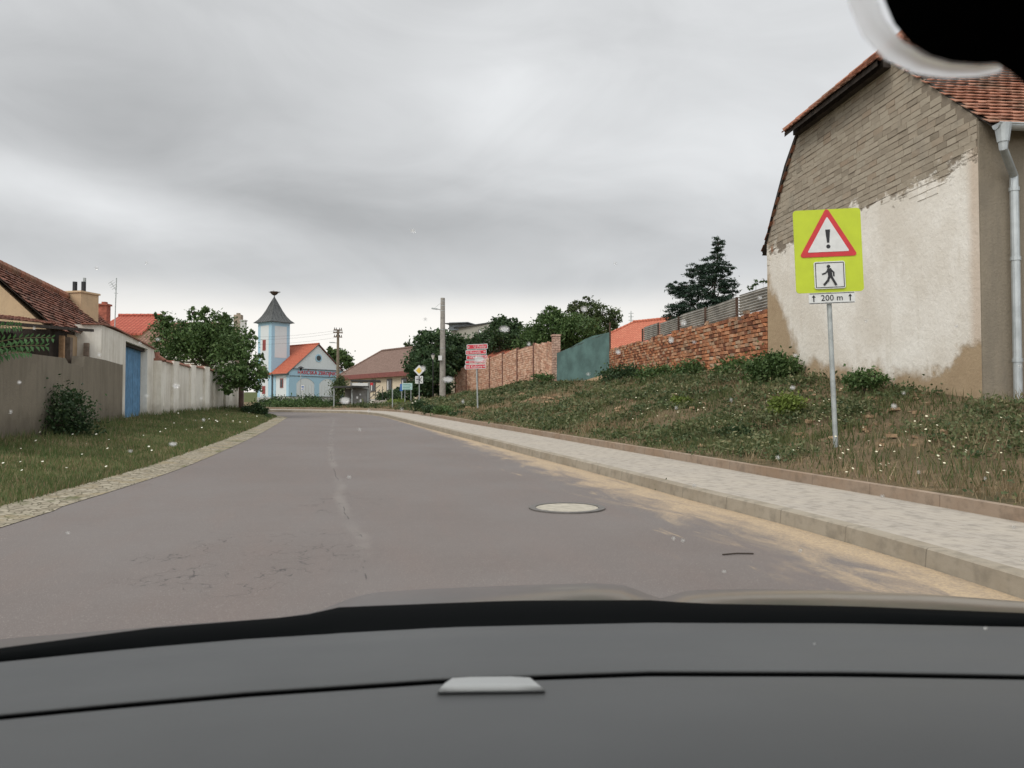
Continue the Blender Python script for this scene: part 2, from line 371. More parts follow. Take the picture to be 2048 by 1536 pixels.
# materials of the setting
def road_mat():
    m, t, b = new_mat('asphalt'); n = N(t); uv = n.uv(); p = n.pos()
    v = n.xyz(uv)[1]; u = n.xyz(uv)[0]
    big = n.noise(p, 0.35, 5, 0.6); mid = n.noise(n.vmap(uv, (0.5, 2.4, 1)), 1.1, 5, 0.6); fine = n.noise(p, 85, 3, 0.8)
    col = n.mix(n.step(big, 0.35, 0.68), (0.133, 0.113, 0.104), (0.150, 0.134, 0.126))
    col = n.mix(n.math('MULTIPLY', n.step(mid, 0.42, 0.7), 0.45), col, (0.150, 0.120, 0.108))
    col = n.mix(n.math('MULTIPLY', n.step(fine, 0.5, 0.8), 0.5), col, (0.245, 0.215, 0.20))
    col = n.mix(n.math('MULTIPLY', n.step(n.noise(p, 60, 2), 0.55, 0.75), 0.4), col, (0.10, 0.09, 0.09))
    # smooth polished wheel tracks
    wt = n.math('ABSOLUTE', n.math('SUBTRACT', n.math('PINGPONG', n.math('ADD', v, 0.35), 1.75), 0.9))
    col = n.mix(n.math('MULTIPLY', n.step(wt, 0.55, 0.1), 0.16), col, (0.145, 0.132, 0.128))
    # alligator cracks
    vo = n.node('ShaderNodeTexVoronoi', feature='DISTANCE_TO_EDGE'); vo.inputs['Scale'].default_value = 3.6
    ds = n.node('ShaderNodeVectorMath', operation='SCALE'); nn = n.node('ShaderNodeTexNoise'); n.set(nn.inputs['Vector'], p); nn.inputs['Scale'].default_value = 5; n.set(ds.inputs[0], nn.outputs['Color']); ds.inputs['Scale'].default_value = 0.35
    ad = n.node('ShaderNodeVectorMath', operation='ADD'); n.set(ad.inputs[0], p); n.set(ad.inputs[1], ds.outputs[0]); n.set(vo.inputs['Vector'], ad.outputs[0])
    col = n.mix(n.math('MULTIPLY', n.step(n.noise(p, 150, 1), 0.66, 0.72), 0.7), col, (0.42, 0.38, 0.34))
    px_, py_, pz_ = n.xyz(p)
    def spot(cx, cy, rx, ry):
        a = n.math('POWER', n.math('DIVIDE', n.math('SUBTRACT', px_, cx), rx), 2.0); bb = n.math('POWER', n.math('DIVIDE', n.math('SUBTRACT', py_, cy), ry), 2.0)
        return n.step(n.math('ADD', n.math('ADD', a, bb), n.math('MULTIPLY', n.noise(p, 2.5, 3), 1.3)), 1.5, 0.9)
    zone = n.math('MAXIMUM', spot(-2.0, 6.3, 1.15, 1.6), n.math('MAXIMUM', spot(-1.9, 9.3, 0.6, 1.3), n.math('MULTIPLY', n.step(n.noise(p, 0.33, 2), 0.62, 0.7), 0.6)))
    cr = n.math('MULTIPLY', n.step(vo.outputs[0], 0.022, 0.004), n.math('MULTIPLY', zone, n.step(n.noise(p, 3.0, 2), 0.42, 0.55)))
    # long pale joint down the middle of the carriageway
    jv = n.math('ABSOLUTE', n.math('ADD', n.math('SUBTRACT', v, 3.95), n.math('MULTIPLY', n.math('SUBTRACT', n.noise(n.vmap(uv, (0.6, 0, 0)), 1.0, 3), 0.5), 0.25)))
    pale = n.math('MULTIPLY', n.step(jv, 0.10, 0.01), n.step(n.noise(n.vmap(uv, (1, 0, 0)), 0.5, 3), 0.4, 0.6))
    col = n.mix(n.math('MULTIPLY', pale, 0.28), col, (0.28, 0.26, 0.235))
    jc = n.math('MULTIPLY', n.step(jv, 0.007, 0.003), n.step(n.noise(uv, 2.4, 2), 0.5, 0.6))
    cr = n.math('MAXIMUM', cr, jc)
    col = n.mix(n.math('MULTIPLY', cr, 0.75), col, (0.05, 0.045, 0.045))
    # ochre sand washed along the right kerb
    sn = n.noise(n.vmap(uv, (0.8, 2.6, 1)), 1.3, 7, 0.68, 0.6)
    wide = n.math('ADD', 0.10, n.math('MULTIPLY', n.step(u, 46.0, 10.0), 0.62))
    lim = n.math('ADD', n.math('DIVIDE', v, wide), n.math('MULTIPLY', n.math('SUBTRACT', sn, 0.5), 3.2))
    sand = n.math('MULTIPLY', n.step(lim, 1.5, 0.1), n.math('ADD', 0.55, n.math('MULTIPLY', n.step(n.noise(p, 38, 4, .8), .38, .6), 0.45)))
    sp = n.math('MULTIPLY', n.step(n.noise(n.vmap(uv, (0.5, 3, 1)), 1.7, 6, 0.7), 0.60, 0.72), n.step(v, 2.1, 0.9))
    sand = n.math('MAXIMUM', sand, n.math('MULTIPLY', sp, 0.6))
    scol = n.mix(n.noise(p, 14, 4), (0.38, 0.28, 0.17), (0.50, 0.385, 0.25))
    col = n.mix(n.math('MULTIPLY', sand, 0.93), col, scol)
    t.links.new(col, b.inputs['Base Color']); b.inputs['Roughness'].default_value = 0.8; b.inputs['Specular IOR Level'].default_value = 0.3
    n.bump(n.math('SUBTRACT', n.math('ADD', fine, n.math('MULTIPLY', n.noise(p, 25, 3), 0.6)), n.math('MULTIPLY', cr, 3.0)), 0.35, 0.006); return m
M_road = road_mat()
M_kerb = brickmat('kerb_concrete', (0.32, 0.285, 0.23), (0.29, 0.255, 0.205), (0.17, 0.15, 0.12), 1.0, 4.0, 0.008, 0.2, (0.24, 0.205, 0.155), 0.0, 0.0)
M_kerb2 = brickmat('garden_kerb_concrete', (0.30, 0.235, 0.18), (0.26, 0.205, 0.16), (0.18, 0.14, 0.11), 1.0, 4.0, 0.008, 0.2, (0.25, 0.175, 0.12), 0.0, 0.0)
M_path = brickmat('concrete_pavers', (0.365, 0.33, 0.285), (0.345, 0.315, 0.275), (0.27, 0.24, 0.20), 0.2, 0.1, 0.005, 0.12, (0.39, 0.35, 0.295), 0.5, 0.0)
def cobble_mat():
    m, t, b = new_mat('gutter_stones'); n = N(t); p = n.pos()
    vo = n.node('ShaderNodeTexVoronoi', feature='DISTANCE_TO_EDGE'); vo.inputs['Scale'].default_value = 10; n.set(vo.inputs['Vector'], p)
    vc = n.node('ShaderNodeTexVoronoi'); vc.inputs['Scale'].default_value = 10; n.set(vc.inputs['Vector'], p); cv = n.xyz(vc.outputs['Color'])[0]
    col = n.mix(cv, (0.235, 0.205, 0.155), (0.36, 0.325, 0.255)); joint = n.step(vo.outputs[0], 0.09, 0.02)
    col = n.mix(n.math('MULTIPLY', joint, 0.7), col, (0.10, 0.09, 0.055))
    col = n.mix(n.math('MULTIPLY', n.step(n.noise(p, 2.2, 6, .65), 0.5, 0.62), 0.8), col, (0.27, 0.225, 0.145))
    col = n.mix(n.math('MULTIPLY', n.step(n.noise(n.vmap(p, (1, 1, 1), (7, 3, 0)), 1.6, 5, .6), 0.56, 0.64), 0.75), col, (0.09, 0.10, 0.04))
    t.links.new(col, b.inputs['Base Color']); b.inputs['Roughness'].default_value = 0.95; b.inputs['Specular IOR Level'].default_value = .1
    n.bump(n.math('ADD', n.math('MULTIPLY', joint, -1.0), n.noise(p, 20, 4)), 0.7, .02); return m
M_cob = cobble_mat()
def soil_mat(name, a, b_, c_):
    m, t, b = new_mat(name); n = N(t); p = n.pos()
    col = n.mix(n.step(n.noise(p, 0.5, 6, 0.6), 0.38, 0.62), a, b_)
    col = n.mix(n.math('MULTIPLY', n.step(n.noise(p, 2.3, 7, 0.7), 0.48, 0.68), 0.75), col, c_)
    col = n.mix(n.math('MULTIPLY', n.step(n.noise(p, 30, 4), 0.45, 0.7), 0.3), col, tuple(x * .5 for x in a))
    t.links.new(col, b.inputs['Base Color']); b.inputs['Roughness'].default_value = 1.0; b.inputs['Specular IOR Level'].default_value = 0.05
    n.bump(n.noise(p, 9, 8, 0.75), 0.9, 0.08); return m
M_bank = soil_mat('bank_soil', (0.12, 0.105, 0.06), (0.19, 0.14, 0.09), (0.32, 0.225, 0.14))
M_verge = soil_mat('verge_turf', (0.11, 0.12, 0.05), (0.19, 0.155, 0.085), (0.17, 0.145, 0.07))

# ground sheet
gy = [-60, -6] + [i * 4.0 for i in range(0, 29)] + [140, 220, 500, 1500]
gx = [-900, -300, -100, -60, -30, 0, 30, 60, 100, 300, 900]
MB().grid([[Vector((x, y, G(y) - 0.06)) for x in gx] for y in gy]).build('ground', M_verge)['kind'] = 'structure'
# road: match left and right lines by arclength fraction
def resample(l, n):
    s = arclen(l); out = []; j = 0
    for i in range(n):
        d = s[-1] * i / (n - 1)
        while j < len(s) - 2 and s[j + 1] < d: j += 1
        out.append(l[j].lerp(l[j + 1], (d - s[j]) / max(1e-6, s[j + 1] - s[j])))
    return out
def split(l, Y):   # index split where y passes Y first time
    for i, p in enumerate(l):
        if p.y >= Y: return i
iR, iL = split(RKs, 46.5), split(LKs, 39.5)
def seg(l, i, n1_, n2_): return resample(l[:i + 1], n1_)[:-1] + resample(l[i:], n2_)
Rr, Lr = seg(RKs, iR, 90, 50), seg(LKs, iL, 90, 50)
nc = 14; rows = []; uvs = []; al = arclen(Rr)
for j in range(nc + 1):
    t = j / nc; rows.append([Vector((a.x + (b.x - a.x) * t, a.y + (b.y - a.y) * t, 0)) for a, b in zip(Rr, Lr)])
    uvs += [(al[i], (Lr[i] - Rr[i]).length * t) for i in range(len(Rr))]
for r in rows:
    for q in r: q.z = G(q.y)
MB().grid(rows).build('road', M_road, uvs=uvs)['kind'] = 'structure'
strip('kerb', [(RKs, -0.03), (offset(RKs, 0.015), 0.125), (offset(RKs, 0.03), 0.135), (offset(RKs, 0.14), 0.137)], M_kerb)
strip('sidewalk', [(offset(RKs, 0.14), 0.133), (offset(RKs, 1.555), 0.145)], M_path)
strip('garden_kerb', [(offset(RKs, 1.55), 0.10), (offset(RKs, 1.555), 0.262), (offset(RKs, 1.62), 0.268), (offset(RKs, 1.625), 0.1)], M_kerb2)
strip('gutter', [(offset(LKs, 0.02), 0.006), (offset(LKs, -0.15), 0.004), (offset(LKs, -0.40), 0.03), (offset(LKs, -0.56), 0.035)], M_cob)
# bank on the right, plateau behind the walls
rows = []
Ys = [-6 + 0.5 * i for i in range(0, 125)] + [56.5 + i * 1.5 for i in range(0, 28)]
for Y in Ys:
    k = lineX(K2, Y) - 0.0 if Y < 56 else -40; w = interp(Y, WRX); r = []
    for i in range(0, 26):
        X = k + (w - k) * i / 25; r.append(Vector((X, Y, zbank(X, Y))))
    for d in (1.0, 4, 12, 40, 120): r.append(Vector((w + d, Y, zbank(w + d, Y))))
    rows.append(r)
b_ = MB().grid(rows).build('bank_terrain', M_bank, smooth=True); b_['kind'] = 'structure'
rows = []
for Y in [-6 + 0.75 * i for i in range(0, 75)]:
    l = lineX(GUT, Y) + 0.04 if Y < 49.5 else lineX(GUT, 49.5); w = interp(Y, WLX); r = []
    if l < w + 0.5: l = w + 0.5
    for i in range(0, 15):
        X = l + (w - l) * i / 14; r.append(Vector((X, Y, zleft(X, Y) if i else G(Y) - 0.02)))
    if Y < 46:
        for d in (1, 5, 20): r.append(Vector((w - d, Y, G(Y) + interp(Y, WLH))))
    else:
        for d in (1, 5, 20): r.append(Vector((w - d * .1, Y, G(Y) - 0.05)))
    if Y > 45.5: continue
    rows.append(r)
MB().grid(rows).build('verge_terrain', M_verge, smooth=True)['kind'] = 'structure'
# far hills of houses and trees behind are things; ground beyond rises gently
hm = soil_mat('hill_grass', (0.07, 0.09, 0.035), (0.10, 0.11, 0.05), (0.12, 0.12, 0.06))
rows = [[Vector((x, y, 1.6 + h + 3 * n2(x, y, .01))) for x in range(-400, 401, 50)] for y, h in ((150, 0), (220, 1), (320, 4), (500, 9), (900, 0))]
MB().grid(rows).build('hills', hm, smooth=True)['kind'] = 'structure'

# ------------------------------------------------------------------ tiles
def tiles(mb, O, U, V, inside, u0, u1, v0, v1, tw=0.18, th=0.16, lift=0.022, jit=0.01):
    U = Vector(U).normalized(); V = Vector(V).normalized(); Nn = U.cross(V).normalized()
    if Nn.z < 0: Nn = -Nn
    O = Vector(O); r = 0; v = v0
    while v < v1:
        u = u0 + (tw / 2 if r % 2 else 0)
        while u < u1:
            if inside(u + tw / 2, v + th / 2):
                a = rnd.uniform(-jit, jit); bq = rnd.uniform(-jit, jit) * .6; l = lift + rnd.uniform(0, jit)
                w = tw * 0.48; c = u + tw / 2
                pts = [(c - w, v + a * .5, l), (c - w * .35, v - 0.02 + a, l + 0.012), (c + w * .35, v - 0.02 - a, l + 0.012), (c + w, v - a * .5, l), (c + w, v + th * 1.25, 0.004), (c - w, v + th * 1.25, 0.004)]
                vs = [O + U * x + V * (y + bq) + Nn * z for x, y, z in pts] + [O + U * x + V * (y + bq) + Nn * (z - 0.018) for x, y, z in pts[:4]]
                mb.add(vs, [(0, 1, 2, 3, 4, 5), (6, 7, 1, 0), (7, 8, 2, 1), (8, 9, 3, 2), (9, 4, 3), (6, 0, 5)])
            u += tw
        v += th; r += 1
    return mb
def ridge_tiles(mb, a, b, r=0.11, step=0.33, k=8):
    a, b = Vector(a), Vector(b); L = (b - a).length; n = max(1, int(L / step)); d = (b - a) / n
    for i in range(n):
        p = a + d * i; mb.tube([p, p + d * 1.08], [r * 1.08, r * 0.93], k)
    return mb

# ------------------------------------------------------------------ shared object materials
M_tile_old = tilemat('weathered_clay_tile', (0.29, 0.125, 0.08), (0.37, 0.17, 0.11), (0.20, 0.10, 0.07), (0.20, 0.155, 0.11), 0.6)
M_tile_org = tilemat('orange_clay_tile', (0.42, 0.13, 0.065), (0.50, 0.18, 0.09), (0.22, 0.09, 0.05), (0.20, 0.12, 0.07), 0.3)
M_tile_brown = tilemat('brown_clay_tile', (0.21, 0.095, 0.07), (0.29, 0.13, 0.09), (0.09, 0.055, 0.045), (0.11, 0.085, 0.065), 0.6)
M_zinc = plain('zinc_sheet', (0.42, 0.45, 0.46), 0.45, 0.5, 0.15, 4)
M_galv = plain('galvanised_steel', (0.36, 0.385, 0.38), 0.55, 0.4, 0.15, 8)
M_darkwood = plain('dark_timber', (0.035, 0.026, 0.02), 0.85, 0, 0.3, 6, 0.3, 40)
M_wood = plain('tan_timber', (0.36, 0.22, 0.12), 0.8, 0, 0.25, 8, 0.3, 40)
M_greywood = plain('grey_timber', (0.17, 0.13, 0.10), 0.85, 0, 0.3, 7, 0.4, 40)
M_conc = plain('pole_concrete', (0.25, 0.235, 0.21), 0.9, 0, 0.2, 4, 0.3, 50)
M_white = plain('white_paint', (0.60, 0.61, 0.60), 0.5, 0, 0.06, 10)
M_black = plain('black_paint', (0.015, 0.016, 0.018), 0.5, 0, 0.2, 10)
M_red = plain('red_paint', (0.50, 0.028, 0.035), 0.45, 0, 0.08, 10)
M_yel = plain('fluorescent_yellow', (0.45, 0.54, 0.025), 0.5, 0, 0.04, 5)
M_glass = plain('window_glass', (0.045, 0.05, 0.055), 0.12, 0, 0.3, 2, spec=0.6)
M_bark = plain('bark', (0.075, 0.055, 0.04), 0.95, 0, 0.35, 6, 0.8, 20)

# ------------------------------------------------------------------ old half-hipped house on the right
def gable_mat(core=False):
    m, t, b = new_mat('patched_gable'); n = N(t); uv = n.uv(); p = n.pos(); X, Y, Z = n.xyz(p)
    br = n.node('ShaderNodeTexBrick'); br.inputs['Scale'].default_value = 1.0; br.inputs['Brick Width'].default_value = 0.34; br.inputs['Row Height'].default_value = 0.105
    wsc = n.node('ShaderNodeVectorMath', operation='SCALE'); nn = n.node('ShaderNodeTexNoise'); n.set(nn.inputs['Vector'], p); nn.inputs['Scale'].default_value = 2.0; n.set(wsc.inputs[0], nn.outputs['Color']); wsc.inputs['Scale'].default_value = 0.07
    ad = n.node('ShaderNodeVectorMath', operation='ADD'); n.set(ad.inputs[0], uv); n.set(ad.inputs[1], wsc.outputs[0]); n.set(br.inputs['Vector'], ad.outputs[0])
    n.set(br.inputs['Color1'], (0.33, 0.285, 0.22)); n.set(br.inputs['Color2'], (0.29, 0.245, 0.19)); n.set(br.inputs['Mortar'], (0.26, 0.215, 0.165))
    br.inputs['Mortar Size'].default_value = 0.014; br.inputs['Mortar Smooth'].default_value = 0.3
    rl = n.math('FRACT', n.math('DIVIDE', n.xyz(ad.outputs[0])[1], 0.105)); gap = n.math('MULTIPLY', n.step(rl, 0.24, 0.10), n.step(n.noise(n.vmap(uv, (0.8, 6, 1)), 2.0, 4), 0.54, 0.64))
    isl = n.node('ShaderNodeNewGeometry').outputs['Random Per Island']
    brick = n.ramp(isl, [(0.0, (.24, .205, .16)), (.3, (.33, .285, .225)), (.8, (.37, .325, .26)), (1.0, (.30, .235, .175))])
    brick = n.mix(n.math('MULTIPLY', n.step(n.noise(p, 0.7, 5, .6), 0.35, 0.7), 0.5), brick, (0.36, 0.31, 0.245))
    if core: brick = n.mix(n.noise(p, 4, 4), (.17, .14, .11), (.27, .23, .18))
    brick = n.mix(n.math('MULTIPLY', n.step(n.noise(p, 1.9, 5, .6), 0.5, 0.72), 0.5), brick, (0.25, 0.225, 0.185))
    # orange brick quoin where the corner is bare
    quo = n.math('MULTIPLY', n.step(Y, 20.6, 21.0), n.step(n.noise(p, 3.0, 3), 0.5, 0.6)); brick = n.mix(n.math('MULTIPLY', quo, n.math('MULTIPLY', n.step(Z, 6.6, 6.0), 0.8)), brick, (0.40, 0.17, 0.09))
    pl = n.mix(n.step(n.noise(p, 0.6, 6, 0.62), 0.35, 0.7), (0.66, 0.615, 0.545), (0.80, 0.77, 0.715))
    pl = n.mix(n.math('MULTIPLY', n.step(n.noise(n.vmap(p, (2, 2, 0.3)), 2.4, 5, 0.6), 0.52, 0.75), 0.4), pl, (0.55, 0.50, 0.42))
    pl = n.mix(n.math('MULTIPLY', n.step(n.noise(p, 6, 5, 0.7), 0.55, 0.75), 0.35), pl, (0.58, 0.53, 0.46))
    sand = n.mix(n.noise(p, 3, 5), (0.32, 0.235, 0.15), (0.43, 0.33, 0.22))
    rag = n.noise(p, 1.4, 6, 0.62); r2 = n.math('MULTIPLY', n.math('SUBTRACT', rag, 0.5), 1.5); r3 = n.math('MULTIPLY', n.math('SUBTRACT', n.noise(n.vmap(uv, (1, 2, 1)), 5, 3), 0.5), 0.45)
    zb = n.math('ADD', n.math('ADD', Z, r2), r3)
    fb = n.step(zb, 5.22, 5.40)
    # bare patches low on the wall: one at the far corner, one at the near corner, a strip along the foot
    d1 = n.math('ADD', n.math('ADD', n.math('MULTIPLY', n.math('SUBTRACT', 21.6, Y), 1.0), n.math('MULTIPLY', n.math('SUBTRACT', Z, 2.2), 0.75)), r2)
    near = n.math('ADD', n.math('ADD', n.math('MULTIPLY', n.math('SUBTRACT', Y, 13.0), 0.42), n.math('SUBTRACT', Z, 1.55)), n.math('MULTIPLY', r2, 0.8))
    foot = n.math('ADD', n.math('SUBTRACT', Z, n.math('ADD', 1.05, n.math('MULTIPLY', n.math('SUBTRACT', Y, 13.0), 0.11))), n.math('MULTIPLY', r2, 0.6))
    fs = n.math('MAXIMUM', n.math('MAXIMUM', n.step(d1, 2.6, 2.1), n.step(near, 0.98, 0.76)), n.step(foot, 0.8, 0.5))
    ed = n.step(Y, 13.35, 13.1)
    pl = n.mix(n.math('MULTIPLY', ed, 0.6), pl, (0.50, 0.38, 0.28))
    col = n.mix(fs, pl, sand); col = n.mix(fb, col, brick)
    t.links.new(col, b.inputs['Base Color']); b.inputs['Roughness'].default_value = 0.95; b.inputs['Specular IOR Level'].default_value = 0.1
    h = n.math('ADD', n.math('MULTIPLY', n.math('SUBTRACT', 1.0, fb), 0.9), n.math('MULTIPLY', n.noise(p, 9, 6, 0.7), 0.9))
    h = n.math('SUBTRACT', h, n.math('MULTIPLY', fs, 0.5)); n.bump(h, 0.55, 0.04); return m
M_gable = gable_mat(); M_gcore = gable_mat(True)
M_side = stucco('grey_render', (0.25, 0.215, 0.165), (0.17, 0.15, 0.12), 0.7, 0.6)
hs = thing('old_house', (C0.x, C0.y, 1.2), 'tall old house with half-hipped tiled roof and a bare brick gable over peeling white plaster', 'house')
def gu(u, z, d=0.0):  # u along gable from near corner, d depth into house
    q = C0 + gd * u + gn * d; return Vector((q.x, q.y, z))
UL = (21.2 - 13) / 0.995; ZE = 5.90; ZL = 5.55; UK1 = (15.5 - 13) / .995; ZK = 7.98; UK2 = (19.15 - 13) / .995
UR = 4.68; ZR = 9.55; DEP = 13.0; SET = 1.75
outl = [gu(0, 0.2), gu(UL, 0.2), gu(UL, ZL), gu(UL - 0.45, 6.25), gu(UL - 1.2, 7.2), gu(UK2, ZK), gu(UK1, ZK), gu(0, ZE)]
gw = MB(); N_ = 0.45
gw.prism(outl, (gn * N_).to_3d()); gw.build('gable_wall', M_gcore, hs); GABLE_DONE = True
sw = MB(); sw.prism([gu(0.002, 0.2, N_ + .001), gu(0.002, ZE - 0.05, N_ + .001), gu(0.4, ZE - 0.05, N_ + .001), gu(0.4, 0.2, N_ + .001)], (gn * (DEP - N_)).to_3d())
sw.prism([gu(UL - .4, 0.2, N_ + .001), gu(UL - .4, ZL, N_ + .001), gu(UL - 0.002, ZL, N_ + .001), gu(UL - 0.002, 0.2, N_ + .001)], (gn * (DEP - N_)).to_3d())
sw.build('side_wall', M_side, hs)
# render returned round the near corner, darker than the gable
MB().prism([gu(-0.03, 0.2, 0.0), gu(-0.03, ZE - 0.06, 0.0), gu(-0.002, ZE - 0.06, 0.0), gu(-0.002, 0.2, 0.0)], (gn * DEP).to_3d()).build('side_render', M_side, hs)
rb = MB(); OV = 0.35
sl = (ZR - ZE) / UR; e0 = gu(-OV, ZE - OV * sl + .06, -0.06); Vd = (gu(UR, ZR + .06) - gu(0, ZE + .06)).normalized(); Ud = gn.to_3d()
Lr_ = (gu(UR, ZR) - gu(-OV, ZE - OV * sl)).length
lk = (gu(UK1, ZK) - gu(-OV, ZE - OV * sl)).length
def in_r(u, v): return v < Lr_ and u > (0.0 if v < lk else (v - lk) / (Lr_ - lk) * SET)
rt = tiles(MB(), e0, Ud, Vd, in_r, 0, DEP, 0, Lr_, 0.2, 0.17, 0.03, 0.014)
under = [gu(-OV, ZE - OV * sl + .03, -.0), gu(UK1, ZK + .03, -.0), gu(UR, ZR + .03, SET), gu(UR, ZR + .03, DEP), gu(-OV, ZE - OV * sl + .03, DEP)]
rb.prism(under, (0, 0, -0.03))
# left slope
slL = (ZK - ZL) / (UL - UK2)
under2 = [gu(UL + .2, ZL - .2 * slL + .03, -.05), gu(UL - 0.45, 6.27, -.05), gu(UL - 1.2, 7.23, -.05), gu(UK2, ZK + .03, -.05), gu(UR, ZR + .03, SET), gu(UR, ZR + .03, DEP), gu(UL + .2, ZL - .2 * slL + .03, DEP)]
rb.add(under2, [(0, 1, 2, 3, 4, 5, 6)]); rb.add([q + Vector((0, 0, -.07)) for q in under2], [(6, 5, 4, 3, 2, 1, 0)])
# half hip: eave overhangs the gable
HO = 0.36
h0, h1 = gu(UK1 - .25, ZK - .20, -HO), gu(UK2 + .14, ZK - .20, -HO)
hb = [h0, h1, gu(UK2 + .02, ZK + .04, 0), gu(UR, ZR + .04, SET), gu(UK1 - .02, ZK + .04, 0)]
rb.add([h0, h1, gu(UR, ZR + .03, SET)], [(0, 1, 2)]); rb.add([h0 - Vector((0, 0, .1)), h1 - Vector((0, 0, .1)), gu(UR, ZR - .1, SET)], [(0, 1, 2)])
rb.add([h0, h1, h1 - Vector((0, 0, .1)), h0 - Vector((0, 0, .1))], [(0, 1, 2, 3)])
rb.prism([gu(UK1 - .1, ZK - .26, -.16), gu(UK2 + .12, ZK - .26, -.16), gu(UK2 + .12, ZK - .1, -.16), gu(UK1 - .1, ZK - .1, -.16)], (gn * .155).to_3d())
rb.build('roof_boards', M_darkwood, hs)
Ux = (h1 - h0); Lh = Ux.length; mid = (h0 + h1) / 2; ap = gu(UR, ZR + .05, SET); tt = (ap - h0).dot(Ux.normalized()); Vx = ap - (h0 + Ux.normalized() * tt); Lv = Vx.length
def in_h(u, v): f = v / Lv; return tt * f - .05 < u < Lh - (Lh - tt) * f + .05
tiles(rt, h0 + Vector((0, 0, .02)), Ux, Vx, in_h, -0.1, Lh + .1, -0.05, Lv, 0.2, 0.17, 0.03, 0.02)
Vl = (gu(UR, ZR) - gu(UL, ZL)).normalized()
tiles(rt, gu(UL + .2, ZL - .2 * slL + .05, -0.08), Ud, Vl, lambda u, v: v < 3.0 and u < 1.0, 0, 1.2, 0, 3.0, 0.2, 0.17, 0.03, 0.014)
rt.build('roof', M_tile_old, hs)
rg = MB(); ridge_tiles(rg, h0.lerp(ap, .08) + Vector((0, 0, .03)), ap, .08); ridge_tiles(rg, h1 + Vector((0, 0, .03)), ap, .08); ridge_tiles(rg, ap, gu(UR, ZR + .08, DEP)); rg.build('ridge_tiles', M_tile_old, hs)
# gutter: half-round channel with stop end, and the swan-necked downpipe
gt = MB(); ga, gb = gu(-OV - .10, ZE - OV * sl + .015, -0.02), gu(-OV - .10, ZE - OV * sl + .015, DEP)
rows = []
for j in range(9):
    th = math.pi * j / 8; o = -gd.to_3d() * (-math.cos(th) * .085) + Vector((0, 0, -math.sin(th) * .085)); rows.append([ga + o, gb + o])
gt.grid(rows); gt.add([r[0] for r in rows], [tuple(range(9))]); gt.tube([ga - gd.to_3d() * .088, gb - gd.to_3d() * .088], .012, 6)
gt.build('gutter', M_zinc, hs)
dp = MB(); g0 = gu(-OV - .10, ZE - OV * sl - .06, 0.30)
dx_ = P(2020, 795, 12.8)
g0 = gu(-OV - .10, ZE - OV * sl - .06, 0.10); pA = g0; pB = g0 + Vector((0, 0, -.30)); pC = gu(-0.14, ZE - .95, 0.50); pD = gu(-0.14, ZE - 1.15, 0.50); pE = gu(-0.14, 1.35, 0.50)
dp.tube([pA + Vector((0, 0, .05)), pB, pC, pD, pE], [.10, .062, .062, .066, .066], 12)
dp.tube([pA + Vector((0, 0, .07)), pA + Vector((0, 0, -.20))], [.125, .085], 12)
for z in (ZE - 1.2, 3.6, 2.0): dp.tube([gu(-0.14, z, .5), gu(-0.14, z + .06, .5)], .078, 12)
dp.build('downpipe', M_zinc, hs, smooth=False)

def in_poly(u, z, poly):
    c = False
    for k in range(len(poly)):
        (x1, y1), (x2, y2) = poly[k], poly[k - 1]
        if (y1 > z) != (y2 > z) and u < (x2 - x1) * (z - y1) / (y2 - y1) + x1: c = not c
    return c
gpoly = [(-0.0, 0.2), (UL, .2), (UL, ZL), (UL - .45, 6.25), (UL - 1.2, 7.2), (UK2, ZK), (UK1, ZK), (0, ZE)]
gbk = MB(); z = 4.5; row = 0; gN = -gn.to_3d()
while z < ZK:
    u = -rnd.random() * .3; rowdip = rnd.uniform(-.006, .006)
    while u < UL:
        w = rnd.uniform(.24, .36); u0, u1 = max(.01, u + .004), min(UL - .01, u + w - .004)
        if u1 - u0 > .06 and in_poly((u0 + u1) / 2, z + .05, gpoly) and in_poly(u0 + .02, z + .06, gpoly) and in_poly(u1 - .02, z + .06, gpoly) and z > 5.12 + .75 * n2(u * 1.1, 2.0, 1.0) + .12 * rnd.random():
            t = .118 - rnd.uniform(.004, .019) - (.012 if rnd.random() < .12 else 0); dd = [rnd.uniform(.003, .014) for _ in range(4)]
            q4 = [gu(u0, z + rowdip), gu(u1, z + rowdip + rnd.uniform(-.005, .005)), gu(u1, z + t), gu(u0, z + t + rnd.uniform(-.006, .004))]
            f4 = [a_ + gN * b_ for a_, b_ in zip(q4, dd)]; k4 = [a_ - gN * .02 for a_ in q4]
            gbk.add(f4 + k4, [(0, 1, 2, 3), (4, 5, 1, 0), (5, 6, 2, 1), (6, 7, 3, 2), (7, 4, 0, 3)])
        u += w
    z += .118; row += 1
gbk.build('gable_masonry', M_gable, hs)
# ------------------------------------------------------------------ ragged brick wall with corrugated fence
M_brickwall = brickmat('ragged_red_brick', (0.36, 0.15, 0.08), (0.50, 0.27, 0.165), (0.08, 0.05, 0.035), 0.27, 0.115, 0.016, 1.0, (0.38, 0.25, 0.165), 0.5, 0.11)
bw0, bw1 = Vector((6.62, 21.25)), Vector((5.13, 43.0))
def along(a, b, t, z): return Vector((a.x + (b.x - a.x) * t, a.y + (b.y - a.y) * t, z))
ww = MB(); nseg = 70; thk = 0.4
top = []; bt = P(1220, 700, 43).z; tp = P(1537, 616, 21.2).z
for i in range(nseg + 1):
    t = i / nseg; z = tp + (bt - tp) * t + 0.09 * n2(i * .7, 5) + rnd.choice((0, 0, -.04, -.09, .05)); top.append(z)
perp = Vector((1, 0.07, 0)) * thk
f1 = [along(bw0, bw1, i / nseg, 0.8 + 0.02 * i) for i in range(nseg + 1)]; f2 = [along(bw0, bw1, i / nseg, top[i]) for i in range(nseg + 1)]
ww.grid([f1, f2, [q + perp for q in f2], [q + perp for q in f1]])
